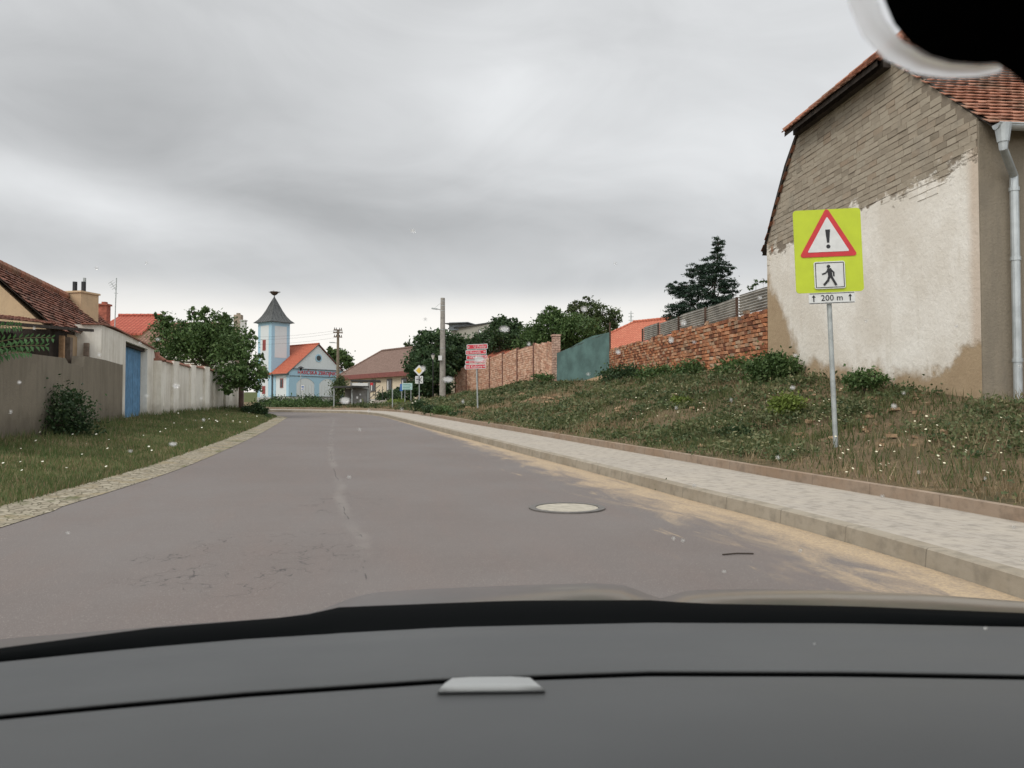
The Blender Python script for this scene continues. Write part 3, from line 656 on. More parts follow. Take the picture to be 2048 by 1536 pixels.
ww.add([f1[-1], f2[-1], f2[-1] + perp, f1[-1] + perp], [(0, 1, 2, 3)])
def masonry(mb, fn, L, zlo, zhi, bw, bh, nrm, gap=.014, depth=.05, jd=.03, jz=.01, skip=0.0):
    """fn(u)->ground point; zlo/zhi functions of u; every brick a rough little block"""
    nrm = Vector(nrm).normalized(); row = 0
    zmin = 0.0; hmax = max(zhi(L * k / 20) - zlo(L * k / 20) for k in range(21))
    while row * bh < hmax + .2:
        u = -rnd.random() * bw
        while u < L:
            w = bw * rnd.uniform(.6, 1.25); u0, u1 = max(0, u + gap / 2), min(L, u + w - gap / 2); um = (u0 + u1) / 2
            if u1 - u0 > .05:
                z0 = zlo(u0) + row * bh; z1 = zlo(u1) + row * bh; t = bh - gap + rnd.uniform(-jz, jz)
                if zlo(um) + row * bh + t * .6 < zhi(um) and rnd.random() > skip:
                    d = [depth + rnd.uniform(-jd, jd) for _ in range(4)]; j_ = [rnd.uniform(-jz, jz) for _ in range(4)]
                    a, b = fn(u0), fn(u1); F4 = [Vector((a.x, a.y, z0 + j_[0])), Vector((b.x, b.y, z1 + j_[1])), Vector((b.x, b.y, z1 + t + j_[2])), Vector((a.x, a.y, z0 + t + j_[3]))]
                    fr_ = [q + nrm * dd for q, dd in zip(F4, d)]; bk = [q - nrm * .03 for q in F4]; cen = sum(fr_, Vector()) / 4; fi = [q.lerp(cen, .12) + nrm * .012 for q in fr_]
                    mb.add(fi + fr_ + bk, [(0, 1, 2, 3), (4, 5, 1, 0), (5, 6, 2, 1), (6, 7, 3, 2), (7, 4, 0, 3), (8, 9, 5, 4), (9, 10, 6, 5), (10, 11, 7, 6), (11, 8, 4, 7)])
            u += w
        row += 1
    return mb
def blockmat(name, cols, dark, bump=.5):
    m, t, b = new_mat(name); n = N(t); g = n.node('ShaderNodeNewGeometry'); isl = g.outputs['Random Per Island']; p = g.outputs['Position']
    col = n.ramp(isl, [(k / (len(cols) - 1), c) for k, c in enumerate(cols)])
    col = n.mix(n.math('MULTIPLY', n.step(n.noise(p, 1.3, 6, .65), .42, .68), .55), col, tuple(x * .55 + .02 for x in cols[0])); col = n.mix(n.math('MULTIPLY', n.step(n.noise(p, 9, 5, .7), .52, .7), .55), col, dark)
    t.links.new(col, b.inputs['Base Color']); b.inputs['Roughness'].default_value = .95; b.inputs['Specular IOR Level'].default_value = .1; n.bump(n.noise(p, 25, 6, .7), bump, .02); return m
M_rough = blockmat('rough_old_brick', [(.16, .07, .045), (.34, .135, .07), (.46, .20, .10), (.50, .27, .16), (.44, .32, .22)], (.09, .06, .045), .7)
bwall = thing('brick_wall', along(bw0, bw1, 0.0, 2.2), 'long ragged red brick wall running from the old house up to the green netting', 'wall')
ww.build('mortar_core', plain('dark_mortar', (.15, .10, .07), .95, 0, .3, 5), bwall)
Lb = (bw1 - bw0).length; bd_ = (bw1 - bw0).normalized()
def bfn(u): q = bw0 + bd_ * u; return Vector((q.x, q.y, 0))
mbr = masonry(MB(), bfn, Lb, lambda u: 1.35 + .020 * u, lambda u: top[min(nseg, int(u / Lb * nseg))] + .04, .34, .115, (-.995, -.07, 0), .016, .04, .020, .010, .01)
mbr.build('brick_face', M_rough, bwall)
# corrugated sheet fence
cf = thing('sheet_fence', along(bw0, bw1, 0.05, tp), 'grey corrugated sheet fence standing on top of the ragged brick wall', 'fence')
M_corr = plain('corrugated_sheet', (0.40, 0.385, 0.35), 0.6, 0.2, 0.25, 1.5)
M_rust = plain('rusty_steel', (0.09, 0.055, 0.04), 0.85, 0.2, 0.3, 5)
posts_t = [0.0, 0.13, 0.27, 0.42, 0.56, 0.69]
for k in range(len(posts_t) - 1):
    a, b = posts_t[k], posts_t[k + 1]; rows = []; nr = 48
    for j in range(nr + 1):
        f = j / nr; row = []
        for t in (a + .002, (a + b) / 2, b - .002):
            zb = tp + (bt - tp) * t + 0.05; hgt = (0.58 + 0.03 * math.sin(k * 2.1 + t * 9))
            off = 0.20 + 0.034 * math.sin(f * 2 * math.pi * 7.5); row.append(along(bw0, bw1, t, zb + hgt * f) + Vector((off, 0, 0)))
        rows.append(row)
    MB().grid(rows).build('sheet', M_corr, cf, smooth=True)
for t in posts_t:
    zb = tp + (bt - tp) * t; MB().box(along(bw0, bw1, t, zb + .28) + Vector((.16, 0, 0)), (.07, .07, .66)).build('post', M_rust, cf)

# green netting
M_net = plain('green_netting', (0.085, 0.15, 0.14), 0.9, 0, 0.22, 1.2, 0.5, 12)
na, nb = Vector((5.13, 43.0)), Vector((2.62, 48.0))
nt_ = thing('netting_fence', (5.1, 43.1, 2.6), 'blue-green privacy netting hung between a rusty post and a stone pillar', 'fence')
rows = []; npx = [(1223, 664, 736), (1205, 668, 742), (1185, 672, 748), (1165, 681, 754), (1150, 690, 758), (1135, 698, 764), (1113, 706, 770)]
for t_ in range(25):
    t = t_ / 24; x = t * 6; i = min(5, int(x)); f = x - i; a, b = npx[i], npx[i + 1]; px, y1, y2 = [a[j] + (b[j] - a[j]) * f for j in range(3)]
    # Y on the line na->nb for this column
    r = (px - 1024) / F; s = (na.x - r * na.y) / ((na.x - nb.x) + r * (nb.y - na.y)); Y = na.y + (nb.y - na.y) * max(0, min(1, s))
    zt, zb = P(px, y1, Y).z, P(px, y2 + 8, Y).z; X = na.x + (nb.x - na.x) * max(0, min(1, s))
    rows.append([Vector((X + .05 * n2(t * 9, j * .7), Y, zb + (zt - zb) * j / 8)) for j in range(9)])
mbn = MB().grid(rows); mbn.add([q + Vector((.012, 0, 0)) for r in rows for q in r], [tuple(reversed(f)) for f in mbn.f[:]])
mbn.build('netting', M_net, nt_, smooth=True)
pz = P(1223, 645, 43).z; MB().tube([(5.12, 43.0, 2.2), (5.12, 43.0, pz)], .045, 8).build('post', M_rust, nt_)
MB().tube([rows[0][8], rows[-1][8]], .008, 4).build('wire', M_rust, nt_)

# ------------------------------------------------------------------ pink concrete block fence
M_block = brickmat('pink_split_block', (0.46, 0.285, 0.215), (0.56, 0.39, 0.31), (0.24, 0.14, 0.11), 0.34, 0.14, 0.022, 1.0, (0.52, 0.37, 0.29), 0.5, 0.09)
M_blockbase = plain('pink_panel_core', (.26, .155, .12), .95, 0, .2, 5); M_stonef = blockmat('pink_split_stone', [(.45, .24, .165), (.53, .32, .22), (.63, .44, .33), (.55, .33, .23)], (.32, .17, .12), .6)
M_blockpost = plain('brown_fence_post', (0.15, 0.075, 0.055), 0.9, 0, 0.25, 6, 0.4, 20)
pf = thing('panel_fence', (2.6, 48, 2.6), 'long pink imitation-stone panel fence with brown posts above the bank', 'fence')
ppx = [1107, 1069, 1036, 1006.5, 980.4, 957, 934, 912]; pY = [49, 53, 57, 61, 65, 68.5, 71.5, 74.5]
ptop = [683, 690, 699, 708, 716, 724, 732, 740]; pbot = [768, 752, 757, 766, 772, 777, 781, 786]
pts = [(P(x, t, Y), P(x, b + 6, Y)) for x, t, b, Y in zip(ppx, ptop, pbot, pY)]
for i in range(7):
    (a, ab), (b, bb) = pts[i], pts[i + 1]; dv = (b - a).normalized()
    mid_ = 0.05
    quad = [Vector((ab.x, ab.y, ab.z)), Vector((bb.x, bb.y, bb.z)), b + Vector((0, 0, -.04)), (a + b) / 2 + Vector((0, 0, .05)), a + Vector((0, 0, -.02))]
    pn = MB().prism(quad, (.12, .02, 0)).build('panel', M_blockbase, pf)
    Lp = math.hypot(b.x - a.x, b.y - a.y); d2 = Vector((b.x - a.x, b.y - a.y, 0)) / Lp
    masonry(MB(), lambda u: Vector((ab.x, ab.y, 0)) + d2 * u, Lp, lambda u: ab.z + (bb.z - ab.z) * u / Lp, lambda u: a.z + (b.z - a.z) * u / Lp + .03, .42, .155, (d2.y, -d2.x, 0) if d2.y * -1 < 0 and -d2.x > 0 and False else (-abs(d2.y), -abs(d2.x), 0), .012, .035, .025, .006).build('stone_facing', M_stonef, pn)
for i in range(1, 8):
    a, ab = pts[i]; MB().box(((a.x) - .01, a.y, (a.z + ab.z) / 2 + .06), (.17, .17, a.z - ab.z + .15), 0.3).build('post', M_blockpost, pf)
pl0 = P(1112, 672, 48.3); pl1 = P(1112, 775, 48.3)
mb = MB(); mb.box((pl0.x, 48.3, (pl0.z + pl1.z) / 2), (.42, .42, pl0.z - pl1.z), 0.2); mb.box((pl0.x, 48.3, pl0.z + .03), (.5, .5, .1), 0.2); mb.build('pillar', M_block, pf)

# ------------------------------------------------------------------ text helpers for signs: sign-local x right, z up, -y towards viewer
def TM(x, y, z): return Matrix.Translation((x, y, z)) @ Matrix.Rotation(math.pi / 2, 4, 'X')
def plate(mb, cx, cz, w, h, y, th=0.012, r=0.04, k=4):
    pts = []
    for sx, sz, a0 in ((1, 1, 0), (-1, 1, 90), (-1, -1, 180), (1, -1, 270)):
        for j in range(k + 1):
            a = R_(a0 + 90 * j / k); pts.append(Vector((cx + sx * (w / 2 - r) + r * math.cos(a), y, cz + sz * (h / 2 - r) + r * math.sin(a))))
    return mb.prism(pts, (0, th, 0))
def shape(mb, pts, y, th=0.004): return mb.prism([Vector((x, y, z)) for x, z in pts], (0, th, 0))
def roundtri(s, r, cz):   # side s, corner radius r, points up
    R0 = s / math.sqrt(3); pts = []
    for a in (90, 210, 330):
        cx, cy = (R0 - 2 * r) * math.cos(R_(a)), (R0 - 2 * r) * math.sin(R_(a))
        for j in range(-3, 4): b = R_(a + 20 * j); pts.append((cx + r * math.cos(b), cz + cy + r * math.sin(b)))
    return pts

# warning sign
Ys_ = 12.0; q = P(1675, 908, Ys_); foot = Vector((q.x, q.y, zbank(q.x, q.y) - .02))
lean = R_(-1.9)
ws = thing('warning_sign', foot, 'yellow board with red warning triangle and walking pedestrian on a steel post by the kerb', 'road sign', rot=(0, lean, R_(-4)))
mpx = Ys_ / F
bcz = (P(1660, 501, Ys_).z - foot.z); topz = P(1660, 420, Ys_).z - foot.z
MB().tube([(0, 0.07, 0), (0, 0.07, topz - .1)], .035, 12).build('post', M_galv, ws, local=True)
bw, bh = 133 * mpx, 168 * mpx
plate(MB(), 0.0, bcz, bw, bh, 0, 0.012, 0.05).build('board', M_yel, ws, local=True)
plate(MB(), 0.0, bcz, bw - .1, bh - .1, 0.013, 0.03, 0.05).build('back_frame', M_galv, ws, local=True)
tz = bcz + 0.155; 
shape(MB(), roundtri(0.845, 0.035, tz), -0.008, 0.007).build('warning_triangle', M_red, ws, local=True)
tri = ws.children[-1]
shape(MB(), roundtri(0.60, 0.012, tz), -0.012, 0.0035).build('triangle_field', M_white, ws, local=True)
mb = MB(); shape(mb, [(-.035, tz + .155), (.035, tz + .155), (.016, tz - .04), (-.016, tz - .04)], -0.0155, .003)
shape(mb, [(.03 * math.cos(a * math.pi / 6), tz - .095 + .03 * math.sin(a * math.pi / 6)) for a in range(12)], -0.0155, .003)
mb.build('exclamation_mark', M_black, ws, local=True)
pzc = bcz - 0.36
plate(MB(), 0.0, pzc, .44, .40, -0.02, 0.02, 0.03).build('pictogram_plate', M_white, ws, local=True)
mb = MB()
for a, b in (((-.2, pzc - .185), (.2, pzc - .175)), ((-.2, pzc + .175), (.2, pzc + .185)), ((-.205, pzc - .18), (-.195, pzc + .18)), ((.195, pzc - .18), (.205, pzc + .18))):
    shape(mb, [(a[0], a[1]), (b[0], a[1]), (b[0], b[1]), (a[0], b[1])], -0.0235, .003)
mb.build('plate_border', M_black, ws, local=True)
mb = MB()
shape(mb, [(-.015 + .026 * math.cos(a * math.pi / 6), pzc + .125 + .026 * math.sin(a * math.pi / 6)) for a in range(12)], -0.0235, .003)
def limb(mb, pts, w, y=-0.0235):
    for (a, b) in zip(pts, pts[1:]):
        d = (Vector(b) - Vector(a)).normalized(); n_ = Vector((-d.y, d.x)) * w / 2; a_, b_ = Vector(a) - d * w * .3, Vector(b) + d * w * .3
        y -= 0.0004; shape(mb, [tuple(a_ + n_), tuple(b_ + n_), tuple(b_ - n_), tuple(a_ - n_)], y, .003)
    return y
limb(mb, [(-.005, pzc + .08), (.005, pzc - .005)], .06, -.0240)
limb(mb, [(-.02, pzc + .075), (-.06, pzc + .03), (-.105, pzc + .015)], .022, -.0250)
limb(mb, [(.015, pzc + .08), (.055, pzc + .035), (.055, pzc - .015)], .022, -.0262)
limb(mb, [(-.005, pzc - .01), (-.03, pzc - .08), (-.085, pzc - .14)], .032, -.0274)
limb(mb, [(.01, pzc - .01), (.045, pzc - .075), (.08, pzc - .145)], .032, -.0286)
mb.build('pedestrian_pictogram', M_black, ws, local=True)
dz_ = bcz - bh / 2 - .085
plate(MB(), 0.02, dz_, .66, .16, -0.004, 0.012, 0.02).build('distance_plate', M_white, ws, local=True)
text_mesh('distance_text', '200 m', 0.125, M_black, ws, TM(0.02, -0.008, dz_), 0.002)
for sx in (-.24, .28):
    shape(MB(), [(sx - .008, dz_ - .05), (sx + .008, dz_ - .05), (sx + .008, dz_ + .015), (sx + .028, dz_ + .015), (sx, dz_ + .052), (sx - .028, dz_ + .015), (sx - .008, dz_ + .015)], -.0075, .003).build('arrow', M_black, ws, local=True)
mb = MB()
for z in (dz_ + .07, dz_ - .07): shape(mb, [(-.3, z - .004), (.34, z - .004), (.34, z + .004), (-.3, z + .004)], -0.0072, .003)
mb.build('plate_border', M_black, ws, local=True)

# red street-name sign
Yr = 37.0; q = P(955, 824, Yr); foot = Vector((q.x, q.y, zbank(q.x, q.y) - .05)); mp_ = Yr / F
rs = thing('street_name_sign', foot, 'stack of five red street-name boards with white lettering on a slim grey post', 'street sign', rot=(0, R_(-1.6), R_(-12)))
zt = P(961, 688, Yr).z - foot.z; MB().tube([(0, 0.05, 0), (0, .05, zt)], .035, 10).build('post', M_galv, rs, local=True)
M_signred = plain('sign_red', (0.48, 0.03, 0.05), 0.45, 0, 0.05, 10)
rowsR = [(688, 698.5, .06, 'U Pošty', 'L'), (699.5, 709, .0, 'U Kostela', 'R'), (710, 719, .03, 'Hřbitov', 'R'), (720, 727, -.03, 'Zahradní', 'R'), (728, 738, -.04, 'Pod Kaštany', 'R')]
for (ya, yb, ox, s, side) in rowsR:
    za, zb = P(961, ya, Yr).z - foot.z, P(961, yb, Yr).z - foot.z; cz = (za + zb) / 2; h = za - zb - .01; w = 43 * mp_
    bd = plate(MB(), ox, cz, w, h, 0, .012, .02).build('name_board', M_white, rs, local=True)
    plate(MB(), ox, cz, w - .05, h - .05, -.004, .004, .012).build('board_field', M_signred, bd, local=True)
    ts = h * .78
    text_mesh('lettering', s, ts, M_white, bd, TM(ox + (-.10 if side == 'R' else .12), -.0065, cz), .0015)
    mb = MB(); sx = 1 if side == 'R' else -1; ax = ox + sx * (w / 2 - .09)
    shape(mb, [(ax - .045 * sx, cz + .012), (ax + .01 * sx, cz + .012), (ax + .01 * sx, cz - .012), (ax - .045 * sx, cz - .012)], -.0075, .002)
    shape(mb, [(ax + .05 * sx, cz), (ax + .008 * sx, cz + .04), (ax + .008 * sx, cz - .04)], -.0079, .002); mb.build('arrow', M_white, bd, local=True)

# priority road sign
Yp = 48.0; q = P(838, 806, Yp); foot = Vector((q.x, q.y, zbank(q.x, q.y) - .05)); mp_ = Yp / F
ps = thing('priority_sign', foot, 'white and yellow diamond priority sign over a junction plate, on a thin post', 'road sign', rz=R_(-8))
zd = P(838, 741, Yp).z - foot.z; zt = zd + .2; MB().tube([(0, .05, 0), (0, .05, zt)], .03, 8).build('post', M_galv, ps, local=True)
def diamond(r, c, y, th): 
    return shape(MB(), [(r, c), (0, c + r), (-r, c), (0, c - r)], y, th)
M_signyel = plain('sign_yellow', (0.62, 0.43, 0.06), 0.45, 0, 0.05, 10)
diamond(.335, zd, 0, .012).build('rim', M_galv, ps, local=True); diamond(.31, zd, -.004, .004).build('diamond', M_white, ps, local=True); diamond(.19, zd, -.008, .004).build('diamond_centre', M_signyel, ps, local=True)
zpc = P(838, 759.5, Yp).z - foot.z; plate(MB(), 0, zpc, .46, .44, 0, .012, .03).build('junction_plate', M_white, ps, local=True)
mb = MB(); limb(mb, [(0, zpc + .19), (0, zpc - .19)], .07, -.004); limb(mb, [(-.02, zpc + .02), (-.17, zpc + .02)], .03, -.005); limb(mb, [(-.12, zpc + .16), (-.12, zpc - .15)], .03, -.0058)
limb(mb, [(.05, zpc), (.16, zpc + .14)], .035, -.0066); limb(mb, [(.05, zpc - .02), (.16, zpc - .14)], .035, -.0074); mb.build('junction_pictogram', M_black, ps, local=True)

# pale board with writing and the blue sign behind it
Yb = 54.0; q = P(806, 810, Yb); foot = Vector((q.x, q.y, zbank(q.x, q.y) - .1))
M_pale = plain('pale_teal_board', (0.40, 0.55, 0.53), 0.5, 0, 0.06, 8); M_blue = plain('sign_blue', (0.05, 0.14, 0.38), 0.5, 0, 0.08, 8)
bb = thing('direction_board', foot, 'pale teal board with lines of green writing beside the dark tree', 'sign', rz=R_(-5))
zc = P(813, 773, Yb).z - foot.z
mb = MB(); mb.tube([(.12, .03, 0), (.12, .03, zc + .15)], .025, 8); mb.tube([(.52, .03, 0), (.52, .03, zc + .15)], .025, 8); mb.build('posts', M_galv, bb, local=True)
plate(MB(), .27, zc, .68, .44, 0, .012, .02).build('board', M_pale, bb, local=True)
M_green = plain('sign_green', (0.03, 0.20, 0.16), 0.5, 0, .05, 8)
for i, w in enumerate((.5, .56, .44, .52)): shape(MB(), [(.0, zc + .15 - i * .1), (w, zc + .15 - i * .1), (w, zc + .115 - i * .1), (.0, zc + .115 - i * .1)], -.004, .003).build('writing_line', M_green, bb, local=True)
q = P(803, 812, 58.0); foot = Vector((q.x, q.y, zbank(q.x, q.y) - .1))
bs = thing('blue_sign', foot, 'small blue sign on a post half hidden behind the pale teal board', 'sign', rz=0)
zc = P(803, 775, 58).z - foot.z; MB().tube([(0, .05, 0), (0, .05, zc)], .03, 8).build('post', M_galv, bs, local=True); plate(MB(), -.02, zc, .20, .5, 0, .012, .03).build('board', M_blue, bs, local=True)
q = P(785, 822, 50.0); MB().tube([q + Vector((0, 0, -.3)), P(785, 777, 50)], .035, 8).build('marker_post', M_galv); tag(bpy.context.scene.objects['marker_post'], 'bare thin grey post without a board, left of the pale teal sign', 'post')
# bus-stop style blue and white sign in front of the fire station
q = P(605, 819, 62.0); bst = thing('bus_stop_sign', q + Vector((0, 0, -.2)), 'small white bus stop sign with blue symbol before the fire station', 'sign')
zc = P(605, 776, 62).z - q.z + .2; MB().tube([(0, .05, 0), (0, .05, zc)], .03, 8).build('post', M_white, bst, local=True); plate(MB(), 0, zc, .25, .44, 0, .012, .03).build('board', M_white, bst, local=True)
mb = MB(); shape(mb, [(-.09, zc + .04), (.09, zc + .04), (.09, zc + .13), (-.09, zc + .13)], -.004, .003); limb(mb, [(-.06, zc - .12), (.06, zc - .02)], .03, -.004); limb(mb, [(-.09, zc - .14), (.09, zc - .14)], .03, -.005); mb.build('symbol', M_blue, bst, local=True)

# ------------------------------------------------------------------ poles
q = P(885, 795, 60.0); zt = P(885, 596, 60).z
lp = thing('lamp_pole', (q.x, 60, zbank(q.x, 60) - .1), 'tall tapering grey concrete pole with a thin street-lamp arm and a small white box', 'lamp pole')
MB().tube([(q.x, 60, zbank(q.x, 60) - .3), (q.x, 60, zt)], [.235, .16], 14).build('shaft', M_conc, lp)
for yy in (603, 612, 622, 660, 697): z = P(885, yy, 60).z; MB().tube([(q.x, 60, z), (q.x, 60, z + .04)], .165 + .07 * (yy - 596) / 197, 12).build('band', M_galv, lp)
a0, a1 = P(882, 620, 60), P(865, 617, 60); MB().tube([a0, a1 + Vector((.25, 0, 0))], .03, 6).build('arm', M_galv, lp)
MB().box(P(869, 617.5, 60), (.42, .16, .09), 0, Matrix.Rotation(R_(8), 3, 'Y')).build('lamp_head', M_galv, lp)
MB().tube([P(884, 604, 60), P(868, 617, 60)], .012, 4).build('stay_wire', M_galv, lp)
MB().box(P(880.5, 716, 59.7), (.26, .2, .34)).build('control_box', M_white, lp)
# timber pole with cross-arms beside the fire station
Yq = 93.0; q = P(675.5, 800, Yq); tpz = P(675.5, 659, Yq).z
tpz_ = thing('power_pole', (q.x, Yq, 2), 'slim wooden power pole with four cross-arms beside the fire station', 'power pole')
MB().tube([(q.x, Yq, 1.7), (q.x - .02, Yq, tpz)], [.22, .13], 10).build('shaft', plain('pole_wood', (0.17, 0.14, 0.10), .9, 0, .2, 5), tpz_)
for yy, w in ((660, .95), (665.5, 1.1), (674, .95)):
    z = P(675, yy, Yq).z; ob = MB().box((q.x, Yq - .12, z), (w, .1, .12), .5).build('cross_arm', M_greywood, tpz_)
    for s_ in (-.42, -.2, .2, .42): MB().tube([Vector((q.x + s_ * w * .88, Yq - .12 + s_ * w * .48, z + .05)), Vector((q.x + s_ * w * .88, Yq - .12 + s_ * w * .48, z + .25))], .045, 6).build('insulator', M_black, ob)
mb = MB(); mb.tube([P(675, 686, Yq), P(661.5, 685, Yq)], .035, 6); mb.box(P(664, 685, Yq), (.55, .2, .1)); mb.build('lamp_arm', M_galv, tpz_)

# wires from the wooden pole over the village
M_wire = plain('wire_black', (0.03, 0.03, 0.032), .6)
def wire(a, b, sag, r=.008, n=16):
    pts = []
    for i in range(n + 1): t = i / n; p = a.lerp(b, t); p.z -= sag * 4 * t * (1 - t); pts.append(p)
    return MB().tube(pts, r, 4)
for k, (yy, yl) in enumerate(((661, 632), (666, 640), (675, 650))):
    o = wire(P(672, yy, Yq), P(150, yl, 70), 1.2, .009).build('overhead_wire', M_wire)
    tag(o, ['top', 'middle', 'lowest'][k] + ' of the three thin wires running left from the wooden power pole', 'wire', 'wires on the wooden power pole')

# ------------------------------------------------------------------ fire station
A = P(577.5, 806, 100.0); ex = Vector((.64, .77)).normalized()
fsM = frame((A.x, A.y, 0), ex)
ZG = 1.9; fs = thing('fire_station', (A.x, A.y, ZG), 'pale blue and white fire station with red-orange roof and a square tower', 'fire station')
M_pb = stucco('pale_blue_render', (0.34, 0.51, 0.62), (0.30, 0.46, 0.56), .4, .1); M_fw = stucco('off_white_render', (0.60, 0.64, 0.65), (0.54, 0.57, 0.58), .4, .1)
M_pl = stucco('grey_plinth', (0.50, 0.50, 0.48), (0.42, 0.42, 0.40), .4, .2); M_fr = farroof('orange_station_roof', (0.41, 0.115, 0.07), (0.45, 0.14, 0.085), .33, .25, .55)
M_redf = plain('red_window_frame', (0.27, 0.085, 0.075), .6); M_slate = farroof('grey_seamed_roof', (0.10, 0.105, 0.105), (0.125, 0.13, 0.13), 6.0, .5, .5)
FWd, FD = 8.5, 6.2; zE = 5.9; zA = 9.45; zP = 2.85; xa = 4.3
mb = MB(fsM); mb.prism([(0, 0, ZG - .3), (FWd, 0, ZG - .3), (FWd, 0, zE), (xa, 0, zA - .12), (0, 0, zE)], (0, FD, 0)); mb.build('wall', M_fw, fs)
mb = MB(fsM)
mb.box((-.005, FD / 2 - .05, (ZG + zP) / 2 - .15), (.08, FD + .1, zP - ZG + .3)); mb.box((FWd / 2, -.01, (ZG + zP) / 2 - .15), (FWd - .06, .08, zP - ZG + .3)); mb.build('plinth', M_pl, fs)
mb = MB(fsM); mb.box((FWd / 2, -.07, zP + .03), (FWd + .16, .06, .07)); mb.box((-.06, 1.6, zP + .03), (.05, 3.2, .07)); mb.build('plinth_moulding', M_slate, fs)
# blue bands on facade with two arched openings left white
def arch(x0, x1, zs, zc, n=12):
    return [(x0 + (x1 - x0) * i / n, zs + (zc - zs) * math.sin(math.pi * i / n) ** .8) for i in range(n + 1)]
zFt = 6.25
band = MB(fsM); y = -.05
a1 = arch(1.05, 3.75, 4.5, 5.2); a2 = arch(4.45, 7.0, 4.5, 5.2)
for x0, x1 in ((0, 1.05), (3.75, 4.45), (7.0, FWd)): band.prism([(x0, y, zP + .07), (x1, y, zP + .07), (x1, y, 4.5), (x0, y, 4.5)], (0, .06, 0))
for x0, x1 in ((0, 1.05), (3.75, 4.45), (7.0, FWd)): band.prism([(x0, y, 4.5), (x1, y, 4.5), (x1, y, 5.3), (x0, y, 5.3)], (0, .06, 0))
for ar in (a1, a2):
    for (p, q_) in zip(ar, ar[1:]): band.prism([(p[0], y, p[1]), (q_[0], y, q_[1]), (q_[0], y, 5.3), (p[0], y, 5.3)], (0, .06, 0))
band.prism([(0, y, 5.3), (FWd, y, 5.3), (FWd, y, 5.95), (FWd - .3, y, zFt), (.3, y, zFt), (0, y, 5.95)], (0, .06, 0))
band.build('blue_facade_band', M_pb, fs)
mb = MB(fsM); mb.box((FWd / 2, -.09, 5.42), (FWd, .06, .06)); mb.box((FWd / 2, -.11, zFt + .05), (FWd - 1.0, .14, .08)); mb.build('cornice', M_slate, fs)
for x0, x1 in ((1.05, 3.75), (4.45, 7.0)):
    mb = MB(fsM); mb.prism([(p[0], -.012, p[1]) for p in arch(x0 + .03, x1 - .03, 4.48, 5.17)] + [(x1 - .03, -.012, zP + .1), (x0 + .03, -.012, zP + .1)], (0, .02, 0)); g_ = mb.build('garage_door', M_fw, fs)
    mb = MB(fsM)
    for i in range(1, 6): mb.box((x0 + (x1 - x0) * i / 6, -.018, (zP + 4.5) / 2), (.03, .012, 4.3 - zP))
    mb.build('door_joint', M_pl, g_)
text_mesh('lettering', 'HASIČSKÁ ZBROJNICE', .62, M_red, fs, Matrix.Translation(-fs.location) @ fsM @ Matrix.Translation((FWd / 2 + .1, -.09, 5.86)) @ Matrix.Rotation(math.pi / 2, 4, 'X') @ Matrix.Diagonal((1.02, 1, 1, 1)), .02)
# round window
mb = MB(fsM); cx, cz = 4.35, 7.75
mb.prism([(cx + .5 * math.cos(a * math.pi / 12), -.06, cz + .5 * math.sin(a * math.pi / 12)) for a in range(24)], (0, .07, 0)); rw = mb.build('round_window', M_pb, fs)
mb = MB(fsM); mb.prism([(cx + .33 * math.cos(a * math.pi / 12), -.075, cz + .33 * math.sin(a * math.pi / 12)) for a in range(24)], (0, .03, 0)); mb.build('pane', M_glass, rw)
# side wall
mb = MB(fsM); mb.box((-.03, .2, (zP + zE) / 2), (.05, .5, zE - zP)); mb.box((-.03, 2.95, (zP + zE) / 2), (.05, .5, zE - zP)); mb.box((-.032, 1.6, zE - .25), (.056, 3.3, .35)); mb.build('blue_side_band', M_pb, fs)
mb = MB(fsM); mb.box((-.03, 1.45, 4.55), (.08, .62, 1.15)); w_ = mb.build('window', M_redf, fs); mb = MB(fsM); mb.box((-.06, 1.45, 4.52), (.05, .44, .95)); mb.build('pane', M_glass, w_)
mb = MB(fsM); mb.tube([(-.12, 3.25, ZG - .1), (-.12, 3.25, zE)], .07, 8); mb.build('downpipe', M_slate, fs)
# roof
mb = MB(fsM)
for sx, xe in ((1, -.4), (-1, FWd + .4)):
    xe2 = xe; ze = zE - .4 * (zA - zE) / xa
    mb.prism([(xe, -.15, ze + .05), (xa, -.15, zA), (xa, FD + .1, zA), (xe, FD + .1, ze + .05)], (0, 0, .12))
mb.build('roof', M_fr, fs)
mb = MB(fsM); ridge_tiles(mb, (xa, -.17, zA + .1), (xa, FD, zA + .1), .13, .4, 6); mb.build('ridge_tiles', M_fr, fs)
mb = MB(fsM)
for xe in (-.4, FWd + .4):
    ze = zE - .4 * (zA - zE) / xa; mb.tube([(xe, -.17, ze + .08), (xa, -.17, zA + .05)], .045, 6)
mb.tube([(-.42, -.17, zE - .3), (-.42, 3.2, zE - .3)], .06, 6); mb.build('roof_edge', M_slate, fs)
